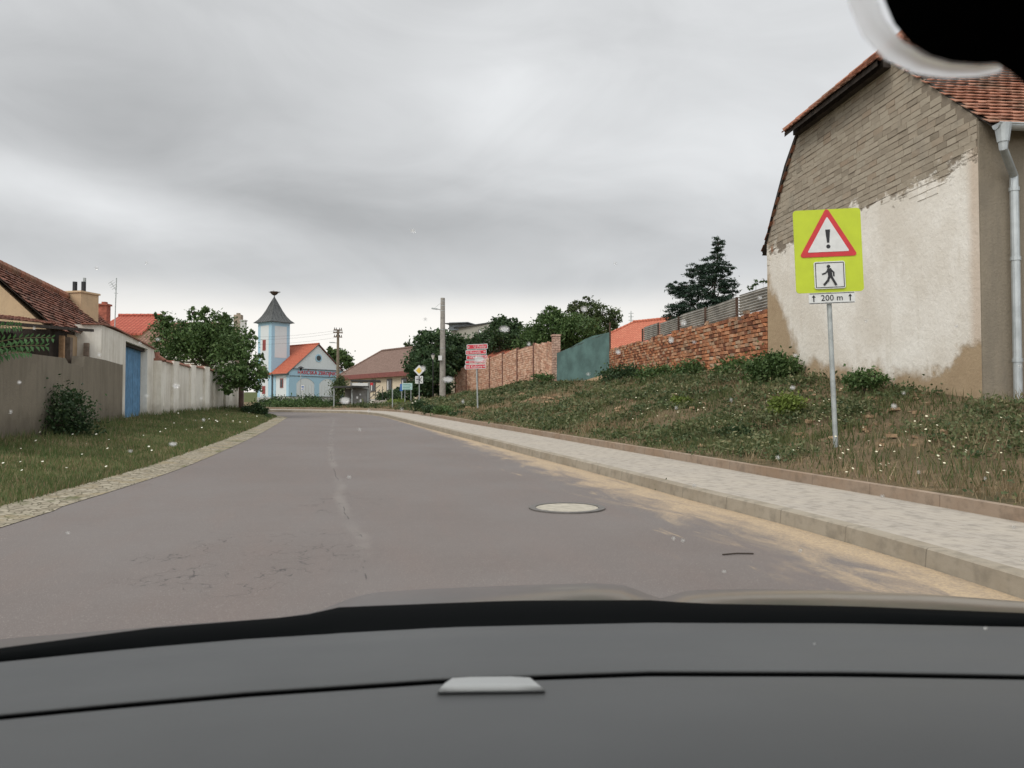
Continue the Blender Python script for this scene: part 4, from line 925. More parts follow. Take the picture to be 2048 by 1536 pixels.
# tower
TX0, TX1, TY0, TY1 = -.23, 2.45, 3.37, 6.3; zT = 12.15
mb = MB(fsM); mb.box(((TX0 + TX1) / 2, (TY0 + TY1) / 2, (zT + ZG - .3) / 2), (TX1 - TX0, TY1 - TY0, zT - ZG + .3)); mb.build('tower', M_pb, fs); 
mb = MB(fsM); mb.box((TX0 - .005, (TY0 + TY1) / 2, (zP + 11.75) / 2 + .05), (.03, 1.75, 11.75 - zP)); mb.box(((TX0 + TX1) / 2, TY0 - .005, 9.75), (1.75, .03, 3.95)); mb.build('white_tower_panel', M_fw, fs)
mb = MB(fsM); mb.box((TX0 - .02, (TY0 + TY1) / 2, (ZG + zP) / 2 - .15), (.08, TY1 - TY0 + .04, zP - ZG + .3)); mb.build('tower_plinth', M_pl, fs)
for z, h in ((9.35, 1.35), (6.2, 1.15), (3.75, 1.0)):
    mb = MB(fsM); mb.box((TX0 - .03, (TY0 + TY1) / 2 + .05, z), (.04, .68, h)); w_ = mb.build('tower_window', M_redf, fs)
    mb = MB(fsM); mb.box((TX0 - .052, (TY0 + TY1) / 2 + .1, z - .02), (.02, .42, h - .2)); mb.build('shutter', plain('dark_red_shutter', (0.22, .045, .045), .7), w_)
mb = MB(fsM); mb.box(((TX0 + TX1) / 2, (TY0 + TY1) / 2, zT + .04), (TX1 - TX0 + .25, TY1 - TY0 + .25, .14)); mb.build('tower_cornice', M_pb, fs)
mb = MB(fsM); cx, cy = (TX0 + TX1) / 2, (TY0 + TY1) / 2; hx, hy = (TX1 - TX0) / 2 + .42, (TY1 - TY0) / 2 + .42
prof = [(1.0, .08), (.80, .42), (.60, .95), (.42, 1.6), (.24, 2.4), (.10, 3.0), (.015, 3.35)]
rws = []
for f, z in prof: rws.append([Vector((cx + a * hx * f, cy + b * hy * f, zT + z)) for a, b in ((-1, -1), (0, -1), (1, -1), (1, 0), (1, 1), (0, 1), (-1, 1), (-1, 0), (-1, -1))])
mb.grid(rws); mb.box((cx, cy, zT + .08), (hx * 2, hy * 2, .06)); mb.build('tower_roof', M_slate, fs)
# standing seams
mb = MB(fsM)
for s_ in range(-3, 4):
    t = s_ / 3.2
    mb.tube([Vector((cx - hx * f, cy + t * hy * f, zT + z + .02)) for f, z in prof], .03, 4); mb.tube([Vector((cx + t * hx * f, cy - hy * f, zT + z + .02)) for f, z in prof], .03, 4)
mb.build('roof_seam', M_slate, fs)
tpt = fsM @ Vector((cx, cy, zT + 3.3))
sn_ = thing('stork_nest', tpt, 'dark twiggy stork nest on the tip of the fire station tower', 'nest')
M_twig = plain('twigs', (0.06, 0.04, 0.028), .95, 0, .3, 20)
mb = MB(); mb.tube([tpt, tpt + Vector((0, 0, .3))], .07, 6); mb.build('stand', M_slate, sn_)
mb = MB(); mb.lathe(tpt + Vector((0, 0, .3)), [(.16, 0), (.34, .12), (.52, .35), (.50, .45), (.2, .38)], 14)
for i in range(60):
    a = rnd.uniform(0, 6.28); r0 = rnd.uniform(.3, .5); z = rnd.uniform(.28, .48); p0 = tpt + Vector((math.cos(a) * r0, math.sin(a) * r0, z + .3)); b = a + rnd.uniform(-1.6, 1.6); mb.tube([p0, p0 + Vector((math.cos(b) * .3, math.sin(b) * .3, rnd.uniform(-.06, .08)))], .012, 3)
mb.build('nest', M_twig, sn_)

# street lantern between camera and station (thin dark post)
q = P(601, 812, 70); sl_ = thing('street_lantern', q + Vector((0, 0, -.2)), 'thin dark street lantern on a post before the left garage arch of the fire station', 'street lamp')
MB().tube([(0, 0, 0), (0, 0, P(601, 742, 70).z - q.z + .2)], .035, 8).build('post', M_galv, sl_, local=True)
zz = P(601, 738, 70).z - q.z + .2; MB().lathe((0, 0, zz - .15), [(.06, 0), (.12, .2), (.12, .22)], 8).build('lantern', M_black, sl_, local=True); MB().lathe((0, 0, zz + .08), [(.28, 0), (.20, .08), (.03, .16)], 10).build('cap', M_black, sl_, local=True)
q = P(866, 765, 66); l2 = thing('street_lantern', (q.x, 66, zbank(q.x, 66) - .1), 'white glass lantern on a post half hidden in the dark trees beside the concrete pole', 'street lamp')
MB().tube([(q.x, 66, zbank(q.x, 66) - .2), P(866, 720, 66)], .04, 8).build('post', M_black, l2)
MB().lathe(P(866, 719, 66), [(.05, 0), (.13, .28), (.14, .36)], 8).build('lantern_glass', plain('opal_glass', (.55, .55, .50), .3), l2); MB().lathe(P(866, 719, 66) + Vector((0, 0, .36)), [(.17, 0), (.10, .08), (.02, .16)], 8).build('cap', M_black, l2)

# ------------------------------------------------------------------ cream house
chx = Vector((-.61, .79)).normalized(); CO = Vector((-9.0, 78.0)); cM = frame((CO.x, CO.y, 0), chx)
# local x runs left/away along the facade, local -y side is behind: facade normal faces camera = +y? (ey = perp)
eyv = Vector((-chx.y, chx.x)); sgn = 1 if eyv.y > 0 else -1   # into the house
ch = thing('cream_house', (CO.x, CO.y, 1.9), 'cream house with big brown hipped roof and dark red fascia behind the bus shelter', 'house')
M_cream = stucco('cream_render', (0.62, 0.54, 0.41), (0.54, 0.46, 0.34), .5, .15); M_croof = farroof('brown_old_roof', (0.20, 0.135, 0.11), (0.25, 0.17, 0.14), .3, .2, .6)
M_fascia = plain('dark_red_fascia', (0.20, .07, .06), .7)
CL, CD = 15.4, 7.0; d = -1.0 if (cM.to_3x3() @ Vector((0, 1, 0))).y < 0 else 1.0
mb = MB(cM); mb.box((CL / 2, d * CD / 2, 3.1), (CL, CD, 3.9)); mb.build('wall', M_cream, ch)
ze = 4.95; zr = 7.75
mb = MB(cM); e1, e2 = -.5, CL + .5; f1_, f2_ = -.5 * d, (CD + .5) * d; rx0, rx1, ry = 1.2, CL - 2.2, d * CD / 2
V = [(e1, f1_, ze), (e2, f1_, ze), (e2, f2_, ze), (e1, f2_, ze), (rx0, ry, zr), (rx1, ry, zr)]
mb.add(V, [(0, 1, 5, 4), (1, 2, 5), (2, 3, 4, 5), (3, 0, 4), (3, 2, 1, 0)]); mb.build('roof', M_croof, ch)
mb = MB(cM); ridge_tiles(mb, V[4], V[5], .15, .45, 6); ridge_tiles(mb, V[1], V[5], .13, .45, 6); mb.build('ridge_tiles', M_croof, ch)
mb = MB(cM); mb.box((CL / 2, f1_ + d * .04, ze - .2), (CL + 1, .08, .46)); mb.box((e2 - .04, CD / 2 * d, ze - .2), (.08, CD + .8, .46)); mb.build('fascia', M_fascia, ch)
M_frame = plain('grey_window_frame', (.13, .11, .09), .7)
for xw in (2.3, 5.2, 8.6, 11.4):
    mb = MB(cM); mb.box((xw, -d * .03, 3.75), (1.05, .08, 1.25)); w_ = mb.build('window', M_frame, ch)
    for s_ in (-.25, .25):
        mb = MB(cM); mb.box((xw + s_, -d * .075, 3.72), (.40, .02, 1.05)); mb.build('pane', M_glass, w_)
    mb = MB(cM); mb.box((xw + .22, -d * .09, 3.7), (.22, .01, .9)); mb.build('curtain', M_white, w_)
mb = MB(cM)
mb.box((CL * .55, -d * .03, 2.05), (CL * .9, .05, .6)); mb.build('base_course', M_pl, ch)

# ------------------------------------------------------------------ bus shelter, porch roof, steps
M_panel = plain('grey_shelter_panel', (.20, .195, .185), .8, 0, .2, 3); M_dark = plain('dark_steel', (.05, .05, .05), .6)
Yh = 56.0; b0 = P(704, 823, Yh); bsz = G(Yh) + 0.1
sh = thing('bus_shelter', (b0.x, Yh, bsz), 'grey bus shelter with flat dark roof at the far end of the road', 'bus shelter')
zs = P(704, 776, Yh).z
# side panel (facing camera) from px 704 to 738 ; roof slab from 666 to 737
mb = MB(); p0, p1 = P(704, 800, Yh), P(738, 800, Yh + .6); mb.prism([(p0.x, p0.y, bsz - .1), (p1.x, p1.y, bsz - .1), (p1.x, p1.y, zs), (p0.x, p0.y, zs)], (0, .08, 0)); mb.build('side_panel', M_panel, sh)
mb = MB(); r0, r1, r2, r3 = P(666, 777, Yh + .8), P(703, 773.5, Yh - .9), P(738, 777.5, Yh + .2), P(700, 776, Yh + 2.4)
for q_ in (r0, r1, r2, r3): q_.z = zs + .02
mb.prism([r0, r1, r2, r3], (0, 0, .12)); mb.build('roof', M_dark, sh)
mb = MB(); 
for pp in (P(668, 800, Yh + .9), P(704, 800, Yh - .1), P(736, 800, Yh + .5)): mb.box((pp.x, pp.y, (bsz + zs) / 2), (.08, .08, zs - bsz))
mb.build('frame', M_galv, sh)
mb = MB(); q0, q1 = P(690, 800, Yh + 1.8), P(704, 800, Yh + 1.9); mb.prism([(q0.x, q0.y, bsz), (q1.x, q1.y, bsz), (q1.x, q1.y, zs), (q0.x, q0.y, zs)], (0, .05, 0)); mb.build('back_panel', M_panel, sh)
mb = MB(); mb.box((P(690, 800, Yh + 1).x, Yh + 1.2, bsz + .45), (1.3, .35, .05)); mb.build('bench', M_greywood, sh)
# notice stuck on shelter side
for (x, y, w, h) in ((714.5, 795, .12, .16), (720.5, 789, .09, .12), (721, 801, .10, .16)):
    c = P(x, y, Yh - .02); mb = MB(); mb.box((c.x, c.y, c.z), (w, .01, h)); mb.build('notice', M_white, sh)
# porch behind with white awning board
Yo = 66.0; pr = thing('entrance_porch', P(701, 805, Yo), 'grey entrance porch with thin flat roof and white board in front of the cream house', 'porch')
mb = MB(); a_, b_, c_ = P(701, 765.5, Yo), P(760, 760, Yo + 1), P(755, 760, Yo + 4)
a_.z = b_.z = P(730, 762.5, Yo).z; mb.prism([a_, b_, b_ + Vector((-.3, 2.5, 0)), a_ + Vector((-.3, 2.5, 0))], (0, 0, .13)); mb.build('roof', M_dark, pr)
mb = MB(); a_, b_ = P(703, 766, Yo + .1), P(736, 764, Yo + .1); a_.z = b_.z = a_.z - .0; mb.prism([a_, b_, b_ + Vector((0, 0, -.42)), a_ + Vector((0, 0, -.42))], (0, .05, 0)); mb.build('board', M_white, pr)
mb = MB()
for x, w in ((738.5, .16), (702, .1)): c0, c1 = P(x, 764, Yo + .1), P(x, 812, Yo + .1); mb.box((c0.x, c0.y, (c0.z + c1.z) / 2), (w, .12, c0.z - c1.z))
mb.build('post', M_panel, pr)
c0 = P(743.5, 768, Yo + .1); mb = MB(); mb.box(c0, (.22, .1, .2)); mb.build('red_box', M_red, pr)
# stairs with sloping cheek wall and terrace
Yst = 58.5; st = thing('stairway', P(720, 822, Yst), 'concrete stairway with a sloping side wall climbing to the cream house', 'stairs')
M_step = plain('step_concrete', (.38, .35, .30), .9, 0, .15, 3, .2, 20)
mb = MB(); s0, s1, s2 = P(703, 824, Yst - 1), P(751, 800, Yst + 1), P(751, 804, Yst + 1)
mb.prism([s0, s0 + Vector((.45, 0, 0)), s2 + Vector((0, 0, -.0)), s1, s1 + Vector((-.25, 0, 0))], (0, .25, 0)); mb.build('cheek_wall', M_step, st)
mb = MB()
for i in range(9):
    t = i / 9; c = s0.lerp(s1, t); mb.box((c.x + .05, c.y + .75, c.z - .28), (.35, 1.2, .5))
mb.build('steps', M_step, st)
mb = MB(); mb.tube([s0 + Vector((.6, 1.3, .6)), s1 + Vector((.1, 1.3, .75))], .025, 6); mb.tube([s0 + Vector((.6, 1.3, 1.0)), s1 + Vector((.1, 1.3, 1.1))], .025, 6)
for t in (.1, .4, .7, 1): c = s0.lerp(s1, t); mb.tube([c + Vector((.3, 1.3, -.2)), c + Vector((.3, 1.3, 1.02))], .022, 6)
mb.build('handrail', M_dark, st)
tw0, tw1 = P(749, 803, 60), P(773, 803, 60); mb = MB(); mb.box(((tw0.x + tw1.x) / 2, 60.8, P(760, 808, 60).z - .1), (tw1.x - tw0.x, 1.6, .75)); o = mb.build('terrace_block', M_step); tag(o, 'low pale concrete terrace block at the head of the stairway', 'terrace')

# ------------------------------------------------------------------ left side: brown wall, gate building, white fence
M_brown = stucco('brown_cement_wall', (0.235, 0.205, 0.16), (0.15, 0.13, 0.10), .7, .5); M_wht = stucco('off_white_wall', (0.76, 0.73, 0.66), (0.42, 0.37, 0.29), .55, .35)
def wl_pt(px): # point of left wall line behind column px (straight part)
    r = (px - 1024) / F; Y = (-11.95 + .245 * 25) / (r + .245); return Vector((r * Y, Y))
cols = [(-120, 690, 900), (0, 700, 895), (60, 709, 890), (118, 716, 880), (124, 726, 880), (155, 734, 880), (157, 712, 880), (200, 720, 870), (232, 729, 865), (236, 729, 865)]
mb = MB(); f1 = []; f2 = []
for px, yt, yb in cols:
    w = wl_pt(px); f1.append(Vector((w.x, w.y, P(px, yb, w.y).z))); f2.append(Vector((w.x, w.y, P(px, yt, w.y).z)))
ofs = Vector((-.28, -.07, 0)); ofr = Vector((0.12, .03, 0)); f1 = [q + ofr for q in f1]; f2 = [q + ofr for q in f2]; mb.grid([f1, f2, [q + ofs for q in f2], [q + ofs for q in f1]]); mb.add([f1[-1], f2[-1], f2[-1] + ofs, f1[-1] + ofs], [(0, 1, 2, 3)])
o = mb.build('yard_wall', M_brown); tag(o, 'grey-brown cement yard wall with a notch in its top, nearest wall on the left', 'wall')
# gate building
ld = Vector((-.238, .971)); ln_ = Vector((-.971, -.238))   # along, into the yard
g0 = wl_pt(201); g1 = wl_pt(307); ZT = 3.62
gbd = thing('gate_building', (g0.x, g0.y, .9), 'whitewashed gateway wall with a blue double gate and brown coping', 'gateway')
Lg = (g1 - g0).length; d0, d1 = (wl_pt(250) - g0).length, (wl_pt(294) - g0).length; zdt = P(250, 682, wl_pt(250).y).z
def gq(s, z, d=0): q = g0 + ld * s + ln_ * d; return Vector((q.x, q.y, z))
TH = .42; dv = (ln_ * TH).to_3d()
mb = MB(); mb.prism([gq(0, .4), gq(d0, .4), gq(d0, ZT), gq(0, ZT)], dv); mb.prism([gq(d1, .4), gq(Lg, .4), gq(Lg, ZT - .12), gq(d1, ZT - .02)], dv); mb.prism([gq(d0, zdt), gq(d1, zdt), gq(d1, ZT - .02), gq(d0, ZT)], dv)
mb.prism([gq(-.002, .4, TH), gq(-.002, ZT, TH), gq(-.002, ZT + .0, TH + 1.5), gq(-.002, .4, TH + 1.5)], (ld * .3).to_3d()); mb.build('wall', M_wht, gbd)
mb = MB(); mb.prism([gq(-.1, ZT + .003, -.06), gq(1.4, ZT + .05, -.06), gq(Lg + .1, ZT - .11, -.06), gq(Lg + .1, ZT - .075, -.06), gq(1.4, ZT + .085, -.06), gq(-.1, ZT + .035, -.06)], dv * 1.35); mb.build('coping', M_tile_brown, gbd)
M_bdoor = plain('faded_blue_boards', (0.10, 0.235, 0.40), .8, 0, .2, 5, .4, 30)
w0 = d0 + .03; spl = (d0 + (d1 - d0) * .38)
for (a, b) in ((w0, spl), (spl + .03, d1 - .03)):
    mb = MB(); n_ = 5
    for i in range(n_):
        u0, u1 = a + (b - a) * i / n_, a + (b - a) * (i + 1) / n_ - .012; mb.prism([gq(u0, .9, .22 + .006 * (i % 2)), gq(u1, .9, .22 + .006 * (i % 2)), gq(u1, zdt - .03, .22 + .006 * (i % 2)), gq(u0, zdt - .03, .22 + .006 * (i % 2))], (ln_ * .04).to_3d())
    dr = mb.build('gate_leaf', M_bdoor, gbd)
mb = MB(); mb.prism([gq(d0 - .0, zdt - .1, .1), gq(d1, zdt - .1, .1), gq(d1, zdt - .002, .1), gq(d0, zdt - .002, .1)], (ln_ * .3).to_3d()); mb.build('lintel', M_darkwood, gbd)

# white fence wall with pilasters
fpx = [(307, 29.6, 705, 831), (322, 30.7, 724, 830), (345, 32, 728, 829), (380, 35, 735, 828), (408, 37.5, 738, 827), (428, 39.5, 744, 826), (449, 41.5, 749, 825), (479, 44.5, 756, 824)]
wf = thing('garden_wall', (g1.x, g1.y, 1), 'long whitewashed garden wall with shallow pilasters and brown tile coping', 'wall')
fp = [(g1.x, g1.y)] + [((px - 1024) / F * Y, Y) for px, Y, _, _ in fpx[1:]]
ftop = [P(px, yt, y[1]).z for (px, _, yt, _), y in zip(fpx, fp)]; ftop[0] = ZT - .3
mb = MB()
for i in range(len(fp) - 1):
    a, b = Vector(fp[i]), Vector(fp[i + 1]); dd = (b - a).normalized(); nn_ = Vector((-dd.y, dd.x)) * .3; zt0, zt1 = (ftop[i], ftop[i + 1]) if i == 0 else (max(ftop[i], ftop[i]) , ftop[i + 1])
    if i == 0:
        zs_ = [ZT - .25, ZT - .75, ftop[1] + .2, ftop[1]]; poly = [Vector((a.x, a.y, .5))] + [Vector((b.x, b.y, .5))] + [Vector((a.x + (b.x - a.x) * t, a.y + (b.y - a.y) * t, z)) for t, z in ((1, zs_[3]), (.6, zs_[2] - .05), (.25, zs_[1]), (0, zs_[0]))]
    else: poly = [(a.x, a.y, .5), (b.x, b.y, .5), (b.x, b.y, zt1), (a.x, a.y, zt0 + .05)]
    mb.prism(poly, (nn_.x, nn_.y, 0))
    if i > 0:
        cp = MB(); o_ = Vector((-nn_.x * .25, -nn_.y * .25, 0)); cp.prism([Vector((a.x, a.y, zt0 + .052)) + o_, Vector((b.x, b.y, zt1 + .002)) + o_, Vector((b.x, b.y, zt1 + .09)) + o_ * .0, Vector((a.x, a.y, zt0 + .14)) + o_ * 0], (nn_.x * 1.4, nn_.y * 1.4, 0)); cp.build('coping', M_tile_brown, wf)
    else:
        cp = MB(); pts_ = [poly[5], poly[4], poly[3], poly[2]]; cp.tube([Vector(q) + Vector((nn_.x / 2, nn_.y / 2, .03)) for q in pts_], .13, 6); cp.build('coping', M_tile_brown, wf)
mb.build('wall', M_wht, wf)
for i in range(2, len(fp)):
    a = Vector(fp[i]); z = ftop[i] + .10; mb = MB(); mb.box((a.x + .03, a.y, (z + .5) / 2), (.26, .38, z - .5), -.15); mb.build('pilaster', M_wht, wf)

# ------------------------------------------------------------------ left farmhouse
M_yw = stucco('ochre_render', (0.52, 0.38, 0.24), (0.36, 0.27, 0.18), .55, .35)
lh = thing('low_farmhouse', (-12.5, 20, .8), 'low ochre farmhouse with a mossy brown tiled roof and a wide plastered chimney', 'house')
hd = Vector((-.238, .971)); hn = Vector((-.971, -.238))
E0 = Vector((-11.1, 20.0)); ze0 = 3.26; rise, run = 1.72, 1.85; LH = 11.0
def hq(s, d, z): q = E0 + hd * s + hn * d; return Vector((q.x, q.y, z))
mb = MB(); mb.prism([hq(0.15, .25, .6), hq(.15, .25, ze0), hq(.15, run, ze0 + rise - .15), hq(.15, 2 * run - .25, ze0), hq(.15, 2 * run - .25, .6)], (hd * (LH - .3)).to_3d()); mb.build('wall', M_yw, lh)
mb = MB(); mb.prism([hq(.12, 0, ze0 - .02), hq(.12, run, ze0 + rise - .02), hq(.12, run, ze0 + rise - .05), hq(.12, 0, ze0 - .05)], (hd * .3).to_3d()); kd = .075 * LH; mb.add([hq(.42, .03, ze0 - .0), hq(LH, kd, ze0 - .02 + kd * rise / run), hq(LH, run, ze0 + rise - .02), hq(.42, run, ze0 + rise - .02)], [(0, 1, 2, 3)]); mb.prism([hq(0, 2 * run, ze0 - .02), hq(0, run + .001, ze0 + rise - .02), hq(0, run + .001, ze0 + rise - .09), hq(0, 2 * run, ze0 - .09)], (hd * LH).to_3d()); mb.build('roof_boards', M_darkwood, lh)
sv = (hq(0, run, ze0 + rise) - hq(0, 0, ze0)); tl = MB(); tiles(tl, hq(0, -.08, ze0 - .07), hd.to_3d(), sv, lambda u, v: v > .1 * u, 0, LH, 0, sv.length + .06, .2, .16, .035, .015); tl.build('roof', M_tile_brown, lh)
mb = MB(); ridge_tiles(mb, hq(-.05, run, ze0 + rise + .04), hq(LH, run, ze0 + rise + .04), .13, .35); mb.build('ridge_tiles', M_tile_old, lh)
c = P(160, 600, 27.5); cbz = ze0 + .7; mb = MB(); ctz = P(155, 583, 27.0).z; mb.box((c.x, 27.6, (cbz + ctz) / 2), (.66, .8, ctz - cbz), -.25); mb.box((c.x, 27.6, ctz + .02), (.74, .88, .06), -.25); chm = mb.build('chimney', M_yw, lh)
for x in (146.5, 164): pp = P(x, 583, 27.4); mb = MB(); mb.tube([pp + Vector((0, .1, 0)), pp + Vector((0, .1, .34))], .075, 10); mb.build('flue_pipe', M_black, chm)
pp = P(166, 562, 27.4); mb = MB(); mb.tube([pp + Vector((0, .1, -.02)), pp + Vector((0, .1, .12))], .05, 8); mb.build('flue_cap', M_galv, chm)
# open shed under the eave
shd = thing('open_shed', (-10.6, 19, .8), 'dark open timber shed with leaning posts under the edge of the farmhouse roof', 'shed')
def sq(s, d, z): q = Vector((-10.42, 16.0)) + hd * s + hn * d; return Vector((q.x, q.y, z))
mb = MB(); mb.prism([hq(-3.9, .9, .4), hq(-.05, .9, .4), hq(-.05, .9, 3.1), hq(-3.9, .9, 2.95)], (hn * .06).to_3d()); mb.prism([hq(-.06, .12, .4), hq(4.6, .42, .4), hq(4.6, .42, 3.5), hq(-.06, .12, 3.2)], (hn * .05).to_3d()); mb.prism([hq(-.10, .1, .4), hq(-.10, 3.2, .4), hq(-.10, 3.2, 3.2), hq(-.10, .1, 3.2)], (hd * .04).to_3d()); mb.build('shade_boarding', M_darkwood, shd)  # dark sheets stand in for the shade inside the open shed
o0 = P(-60, 650, 14.5); o1 = P(188, 657, 22.0); o0.z = P(30, 655, 16.5).z - .02; tl = MB(); tiles(tl, o0, o1 - o0, (hn * .9).to_3d() + Vector((0, 0, .14)), lambda u, v: u < 5.6, 0, (o1 - o0).length, 0, .95, .2, .17, .035, .015); tl.build('roof', M_tile_brown, shd)
mb = MB(); mb.prism([o0 + Vector((0, 0, -.02)), o1 + Vector((0, 0, -.02)), o1 + Vector((0, 0, -.09)), o0 + Vector((0, 0, -.09))], (hn * .1).to_3d()); mb.build('eave_beam', M_darkwood, shd)
for px, m_, w in ((153, M_wood, .11), (163, M_greywood, .2), (199, M_greywood, .12)):
    a = wl_pt(px); t0 = Vector((a.x, a.y, 0)) + (ln_ * .35).to_3d(); mb = MB(); mb.box((t0.x, t0.y, 2.3), (w, w, 1.6), .2); mb.build('post', m_, shd)

# red-roofed house further back, antenna mast
def simple_house(name, label, px0, px1, ye, yr, Y0, Y1, depth, wallm, roofm, group=None, zb=1.2, hip=0.0):
    a, b = P(px0, ye, Y0), P(px1, ye, Y1); z = (a.z + b.z) / 2; a.z = b.z = z
    d = (b - a); L = d.length; dn = d.normalized(); nn = Vector((-dn.y, dn.x, 0)); nn = nn if nn.y > 0 else -nn
    m = a + nn * depth / 2; zr = P((px0 + px1) / 2, yr, (Y0 + Y1) / 2 + depth / 2).z
    t = thing(name, (a.x, a.y, zb), label, 'house', group)
    def q(s, dd, zz): v = a + dn * s + nn * dd; return Vector((v.x, v.y, zz))
    mb = MB(); mb.prism([q(.2, .2, zb), q(.2, .2, z), q(.2, depth / 2, zr - .15 if not hip else z), q(.2, depth - .2, z), q(.2, depth - .2, zb)], dn * (L - .4)); mb.build('wall', wallm, t)
    r0, r1 = q(hip, depth / 2, zr), q(L - hip, depth / 2, zr)
    V = [q(-.2, -.2, z - .1), q(L + .2, -.2, z - .1), q(L + .2, depth + .2, z - .1), q(-.2, depth + .2, z - .1), r0, r1]
    mb = MB(); mb.add(V, [(0, 1, 5, 4), (2, 3, 4, 5), (1, 2, 5), (3, 0, 4)] if hip else [(0, 1, 5, 4), (2, 3, 4, 5)])
    V2 = [v - Vector((0, 0, .12)) for v in V]; mb.add(V2, [(4, 5, 1, 0), (5, 4, 3, 2)]); mb.add([V[0], V[1], V2[1], V2[0]], [(0, 1, 2, 3)]); mb.add([V[0], V[4], V2[4], V2[0]], [(0, 1, 2, 3)]); mb.add([V[1], V[5], V2[5], V2[1]], [(0, 1, 2, 3)])
    mb.build('roof', roofm, t)
    mb = MB(); ridge_tiles(mb, r0 + Vector((0, 0, .03)), r1 + Vector((0, 0, .03)), .12, .4, 6)
    if hip: ridge_tiles(mb, V[0], r0, .11, .4, 6); ridge_tiles(mb, V[1], r1, .11, .4, 6)
    mb.build('ridge_tiles', roofm, t); return t
M_rr1 = farroof('new_orange_roof', (0.38, 0.10, 0.07), (0.42, 0.125, 0.085), .33, .25, .55)
M_rr2 = farroof('salmon_roof', (0.47, 0.15, 0.095), (0.52, 0.19, 0.12), .34, .26, .6)
M_rr3 = farroof('grey_brown_roof', (0.20, 0.12, 0.085), (0.26, 0.16, 0.12), .3, .2, .5)
h1_ = simple_house('house', 'house with bright red roof and small red chimney behind the farmhouse chimney', 190, 280, 664, 632, 50, 50, 6, M_yw, M_rr1)
cc = P(209, 625, 49); mb = MB(); mb.box((cc.x, 49, cc.z - .2), (.48, .5, 1.2)); mb.box((cc.x, 49, cc.z + .45), (.62, .62, .1)); mb.box((cc.x, 49, cc.z + .56), (.25, .25, .14)); mb.build('chimney', plain('red_brick', (.30, .09, .06), .9, 0, .3, 6), h1_)
simple_house('house', 'house with mottled brown roof partly behind the leafy tree', 276, 420, 682, 650, 46, 46, 5, M_wht, M_rr3)
am = thing('antenna_mast', P(230, 650, 40), 'thin antenna mast rising above the white gateway', 'antenna'); mb = MB(); mb.tube([P(229.5, 655, 40), P(233, 556, 40)], .025, 6); mb.build('mast', M_galv, am)
mb = MB(); mb.tube([P(221.5, 564, 40), P(231.5, 580, 40)], .014, 4)
for t in (0, .25, .5, .75): c = P(221.5 + 10 * t, 564 + 16 * t, 40); mb.tube([c + Vector((-.12, 0, -.08)), c + Vector((.12, 0, .08))], .01, 4)
mb.tube([P(228, 586, 40), P(236, 587, 40)], .014, 4); mb.build('aerial', M_galv, am)
# house behind the tree with its tall chimneys
hh = simple_house('house', 'pale house mostly hidden behind the leafy tree, with tall twin chimneys above the crown', 395, 440, 715, 690, 60, 60, 5, M_wht, M_rr3)
mb = MB(); a_ = P(477, 630, 63); b_ = P(477, 730, 63); mb.box((a_.x, 63, (a_.z + b_.z) / 2), (.56, .5, a_.z - b_.z)); mb.box((a_.x, 63, a_.z + .06), (.25, .22, .16)); mb.build('chimney', plain('tan_chimney_render', (.27, .225, .17), .9, 0, .2, 3, .3, 10), hh)
mb = MB(); a_ = P(487, 642, 62); b_ = P(487, 730, 62); mb.box((a_.x, 62, (a_.z + b_.z) / 2), (.36, .4, a_.z - b_.z)); mb.box((a_.x, 62, a_.z + .03), (.46, .5, .07)); mb.build('chimney', M_pl, hh)
# brown pole at the end of the garden wall
a_, b_ = P(482, 822, 43.5), P(484, 690, 43.5); o = MB().tube([a_ + Vector((0, 0, -.3)), b_], [.14, .11], 10).build('timber_pole', plain('brown_pole', (.10, .062, .05), .9, 0, .3, 4, .4, 15)); tag(o, 'short dark brown timber pole at the far end of the white garden wall', 'pole')

# right-side far houses
simple_house('house', 'house with big salmon tiled roof behind the brick wall and sheet fence', 1150, 1365, 694, 643, 60, 53, 8, M_yw, M_rr2, hip=2.2)
simple_house('house', 'house whose small orange roof shows above the pink panel fence', 965, 1060, 716, 684, 84, 78, 6, M_yw, M_rr2)
gh = thing('grey_house', P(900, 700, 105), 'plain grey house with a small flat-roofed attic, high behind the trees', 'house')
M_gh = stucco('grey_cement_render', (.33, .32, .28), (.28, .27, .24), .5, .2); M_gsheet = plain('grey_sheet', (.25, .28, .30), .6, .2)
a_, b_ = P(901, 659, 105), P(1010, 642.5, 96); az_, bz_ = a_.z, b_.z
mb = MB(); mb.prism([Vector((a_.x, a_.y, 3)), Vector((b_.x, b_.y, 3)), b_, a_], (1.5, 7, 0)); mb.build('wall', M_gh, gh)
mb = MB(); mb.prism([a_ + Vector((-.3, -.3, 0)), b_ + Vector((.3, -.3, 0)), b_ + Vector((.3, -.3, .16)), a_ + Vector((-.3, -.3, .16))], (1.7, 7.6, 0)); mb.build('roof', M_dark, gh)
c = P(923, 652, 103); mb = MB(); mb.box((c.x, 105, c.z + .05), (2.5, 3, 1.0), -.3); mb.build('attic', M_gsheet, gh); mb = MB(); mb.box((c.x - .1, 104.6, P(922, 648, 103).z + .1), (3.1, 3.8, .1), -.3); mb.build('attic_roof', M_dark, gh)
c = P(962, 664, 100.0); mb = MB(); mb.box((c.x, 100.0, c.z), (.55, .3, .65), -.7); w_ = mb.build('window', M_dark, gh); mb = MB(); mb.box((c.x - .02, 99.85, c.z), (.4, .12, .5), -.7); mb.build('pane', M_white, w_)
a_ = P(1262, 645, 260); mt = thing('radio_mast', a_, 'tiny distant lattice mast on the skyline right of the airy tree', 'mast'); mb = MB()
t_ = P(1262, 622, 260); mb.tube([a_ + Vector((-.8, 0, -8)), t_], .12, 4); mb.tube([a_ + Vector((.8, 0, -8)), t_], .12, 4)
